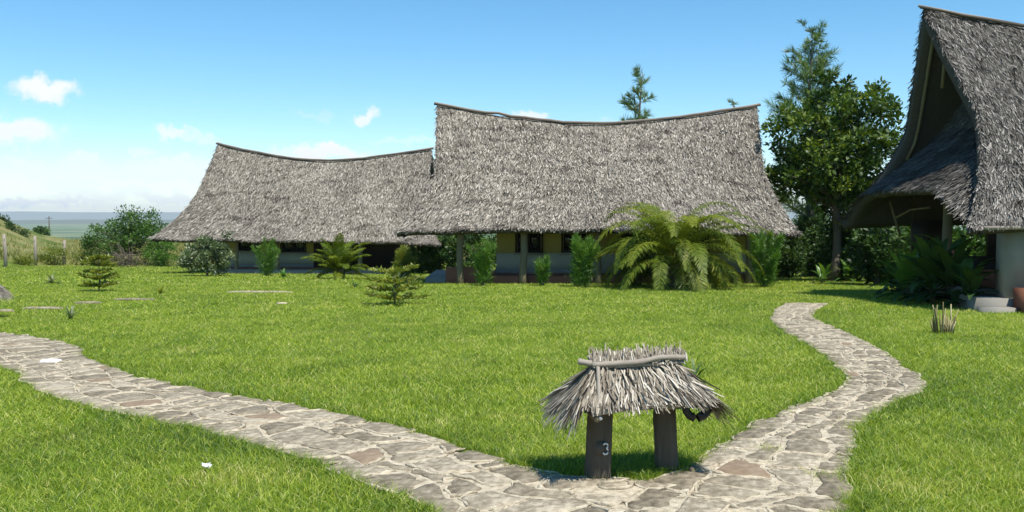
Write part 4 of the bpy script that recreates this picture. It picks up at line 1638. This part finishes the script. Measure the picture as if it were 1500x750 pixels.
# ------------------------------------------------------------------ trees behind and between the houses
b = np.array(on_ground(20.6 * .5, 42.0))
Yf = 44.0
c_ = at(1186, 60, Yf)
zb = gz(c_[0], Yf)
feather_tree('feathery_tree', 'tall feathery tree rising behind the broad-leaved tree', (c_[0], Yf, zb), at(1186, 46, Yf)[2] - zb, 3.2, MAT['feather'], 84, None, 1, .22, 1.0, .5)
Yf = 47.0
c_ = at(938, 120, Yf)
zb = gz(c_[0], Yf)
feather_tree('feathery_tree', 'thin feathery tree top showing above the sagging ridge of the wide house', (c_[0], Yf, zb), at(938, 105, Yf)[2] - zb, 2.6, MAT['feather'], 34, None, 2, .35, .8, .6)
Yf = 48.0
c_ = at(1075, 150, Yf)
zb = gz(c_[0], Yf)
feather_tree('feathery_tree', 'single twig of a tree just clearing the right end of the wide house ridge', (c_[0], Yf, zb), at(1075, 149, Yf)[2] - zb, 1.6, MAT['feather'], 24, None, 3, .4, .8, .5)

Yt = 36.5
c_ = at(1222, 390, Yt)
b = np.array([c_[0], Yt, gz(c_[0], Yt)])
crown_tree('broad_leaved_tree', 'large dense broad-leaved tree between the two nearer houses', 'tree', tuple(b),
           [px_ell(1165, 200, 34, 42, 1.6, Yt, b), px_ell(1220, 180, 40, 50, 1.9, Yt, b), px_ell(1275, 175, 30, 46, 1.6, Yt, b), px_ell(1215, 245, 70, 48, 2.2, Yt, b),
            px_ell(1262, 240, 50, 60, 2.0, Yt, b), px_ell(1160, 262, 36, 28, 1.4, Yt, b), px_ell(1250, 300, 60, 36, 1.7, Yt, b), px_ell(1240, 140, 16, 26, .7, Yt, b), px_ell(1290, 140, 14, 22, .7, Yt, b), px_ell(1130, 205, 12, 24, .7, Yt, b), px_ell(1134, 250, 18, 18, .8, Yt, b), px_ell(1302, 175, 10, 24, .7, Yt, b), px_ell(1205, 128, 16, 20, .8, Yt, b)],
           280, 21000, .20, .115, MAT['tree'], .19, .40, None, tuple(at(1215, 190, Yt) - b), .3, .30, seed=4)
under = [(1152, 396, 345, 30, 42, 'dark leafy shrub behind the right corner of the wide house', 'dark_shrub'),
         (1195, 395, 318, 34, 43, 'dark leafy shrub under the broad-leaved tree beside its trunk', 'dark_shrub'),  # darker leaf colour carries the shade under the tree
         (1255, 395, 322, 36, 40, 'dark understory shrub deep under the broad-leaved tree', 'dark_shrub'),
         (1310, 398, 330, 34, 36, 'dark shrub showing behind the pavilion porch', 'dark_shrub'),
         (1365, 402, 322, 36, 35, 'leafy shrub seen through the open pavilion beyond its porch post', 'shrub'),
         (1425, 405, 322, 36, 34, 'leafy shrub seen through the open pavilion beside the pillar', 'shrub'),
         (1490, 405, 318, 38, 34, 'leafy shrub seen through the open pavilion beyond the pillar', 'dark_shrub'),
         (1285, 402, 322, 30, 33, 'dense shrub added for dark shade at the left side of the pavilion porch', 'dark_shrub'),  # this and the next shrub are added to fill in tree shade
         (1235, 400, 325, 30, 37.5, 'dense shrub added for dark shade beside the stout tree trunk', 'dark_shrub'),
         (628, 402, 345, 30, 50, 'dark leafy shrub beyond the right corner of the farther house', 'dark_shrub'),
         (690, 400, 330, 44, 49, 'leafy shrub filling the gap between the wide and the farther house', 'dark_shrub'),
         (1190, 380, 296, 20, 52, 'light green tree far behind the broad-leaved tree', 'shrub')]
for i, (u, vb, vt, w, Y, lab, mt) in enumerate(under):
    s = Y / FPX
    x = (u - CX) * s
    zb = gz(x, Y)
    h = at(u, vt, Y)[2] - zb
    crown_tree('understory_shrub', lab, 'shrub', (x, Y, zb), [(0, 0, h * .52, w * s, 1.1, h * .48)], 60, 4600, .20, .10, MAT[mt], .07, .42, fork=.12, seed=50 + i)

# planting beds right of the path
for i, (u, v, n_, L, sh, lab, fl) in enumerate((
        (1205, 416, 16, .55, .35, 'low leafy plant at the foot of the broad-leaved tree', False),
        (1240, 413, 18, .6, .45, 'leafy plant with pale leaf edges beside the tree trunk', False),
        (1272, 412, 22, .7, .6, 'bright broad-leaved canna clump between tree and pavilion', True),
        (1300, 418, 18, .6, .55, 'broad-leaved canna with small red bloom by the pavilion porch', True),
        (1328, 440, 30, 1.0, .55, 'strappy leafy plant spilling onto the lawn before the porch', False),
        (1366, 446, 34, 1.1, .85, 'dark shaded broad-leaved plant below the porch post', False),
        (1392, 448, 32, 1.05, 1.05, 'tall shaded plant with one salmon bloom by the porch', True),
        (1420, 452, 28, .9, .6, 'shaded leafy plant beside the pavilion step', False),
        (1346, 436, 30, 1.0, .95, 'tall dark leafy plant at the back of the porch bed', False), (1308, 432, 26, .8, .5, 'low dark leafy plant where the porch bed meets the lawn', False))):
    leafy_plant('bed_plant', lab, base(u, v), n_, L, L * .26, sh, MAT['canna'] if i in (2, 3) else MAT['dark_shrub'] if i > 4 else MAT['canna'], 20 + i, el=(5, 75), droop=(.6, 1.6), flower=fl)  # porch plants use darker leaves, their shade put into the colour

# cut dry stalks on the lawn
b = gp(1385, 488)
t = thing('dry_stalk_clump', 'clump of cut dry stalks standing on the sunny lawn', 'stalks', tuple(b))
for i in range(34):
    a, r0 = random.uniform(0, 6.28), random.uniform(.02, .2)
    h = random.uniform(.16, .34) if i > 6 else random.uniform(.38, .56)
    q = MB()
    q.tube([(math.cos(a) * r0, math.sin(a) * r0 * .7, -.02), (math.cos(a) * r0 * 1.15, math.sin(a) * r0, h * .5), (math.cos(a) * r0 * 1.3 + random.gauss(0, .025), math.sin(a) * r0, h)],
           [.016, .014, .009], 5, random.random())
    q.build('stalk', MAT['stalk'], t)

# ------------------------------------------------------------------ small things on lawn and path
def flat_lump(name, label, cat, loc, rx, ry, h, mat, seed):
    rg = np.random.default_rng(seed)
    a = np.arange(14) * 2 * PI / 14
    q = 1 + rg.normal(0, .13, 14)
    ring = lambda k, z: np.stack([rx * k * q * np.cos(a), ry * k * q * np.sin(a), np.full(14, z) + rg.normal(0, h * .06, 14)], -1)
    V = np.vstack([ring(1, -.01), ring(.97, h * .6), ring(.7, h), [[0, 0, h * 1.05]]])
    i = np.arange(14)
    j = (i + 1) % 14
    mb = MB()
    mb.add(V, np.vstack([np.stack([i + 14 * k, j + 14 * k, j + 14 * k + 14, i + 14 * k + 14], -1) for k in (0, 1)]))
    mb.F.append(np.stack([i + 28, j + 28, np.full(14, 42)], -1))
    mb.R.append(np.full(14, .5))
    return tag(mb.build(name, mat, None, loc, smooth=True), label, cat)


w = gp(74, 532)
flat_lump('white_stone', 'flat white stone lying on the flagstone path', 'stone', (w[0], w[1], w[2] + .02), .13, .12, .03, MAT['white_paint'], 1)
w = gp(302, 692)
sc = MB()
for i in range(7):
    d = unit(np.array([math.cos(i * .9), math.sin(i * .9), .5 + .3 * (i % 2)]))
    leaf_quads(sc, np.array([[0, 0, .035]]), d[None], .05, .035, np.array([.5]))
tag(sc.build('paper_scrap', MAT['white_paint'], None, tuple(w)), 'crumpled white paper scrap in the near lawn grass', 'litter')
w = gp(412, 447)
flat_lump('pale_fallen_leaf', 'pale fallen leaf lying on the lawn below the small palm', 'leaf', (w[0], w[1], w[2] + .05), .12, .05, .02, MAT['mortar'], 3)
for i, (u, v, rx, lab) in enumerate(((4, 457, .3, 'long pale stepping slab by the second thatched light'), (62, 453, .45, 'pale stepping slab sunk in the far lawn'), (128, 445, .35, 'flat pale stepping slab between two others in the far lawn'),
                                     (195, 440, .5, 'brownish stepping slab in the lawn below the brownish weed'), (378, 429, .9, 'thin pale stepping slab in the lawn near the bright rosette'))):
    w = gp(u, v)
    flat_lump('stepping_slab', lab, 'slab', (w[0], w[1], w[2] + .02), rx, .09, .040, MAT['stone'], 10 + i)
for i, (u, v) in enumerate(((1124, 660), (1205, 700), (1248, 628))):
    # grass growing in the joints
    w = gp(u, v)
    n_ = 130
    X = w[0] + RNG.normal(0, .06, n_)
    Y = w[1] + RNG.normal(0, .10, n_)
    V, F, r = blades(X, Y, RNG.uniform(.02, .05, n_) + .02, np.full(n_, .006), RNG.uniform(.3, 1.5, n_), np.clip(RNG.normal(.5, .15, n_), 0, 1), 1)
    mb = MB()
    mb.add(V - w, F, r)
    tag(mb.build('joint_grass_tuft', MAT['grass'], None, tuple(w)), ['small green grass tuft in a path joint beside the thatched light', 'broad grass tuft in the path joints at the lawn edge', 'tiny grass tuft in a path joint before the path bends'][i], 'grass tuft', 'grass tufts in the path joints', 'stuff')
w = gp(1018, 693)
flat_lump('grey_rock', 'small dark rock beside the right post of the thatched light', 'rock', (w[0], w[1], w[2]), .045, .04, .05, MAT['stone'], 5)

# ------------------------------------------------------------------ valley haze
m, n, l = new_mat('valley_haze')
pv = n.new('ShaderNodeVolumePrincipled')
pv.inputs['Color'].default_value = (.86, .94, 1.0, 1)
pv.inputs['Density'].default_value = 7.5e-5
pv.inputs['Anisotropy'].default_value = 0
out = n.new('ShaderNodeOutputMaterial')
l.new(pv.outputs[0], out.inputs['Volume'])
hz = MB().box(-18500, 18500, -400, 18500, -75, 190)
o = hz.build('haze', m)
tag(o, 'pale blue haze filling the air over the valley', kind='stuff')
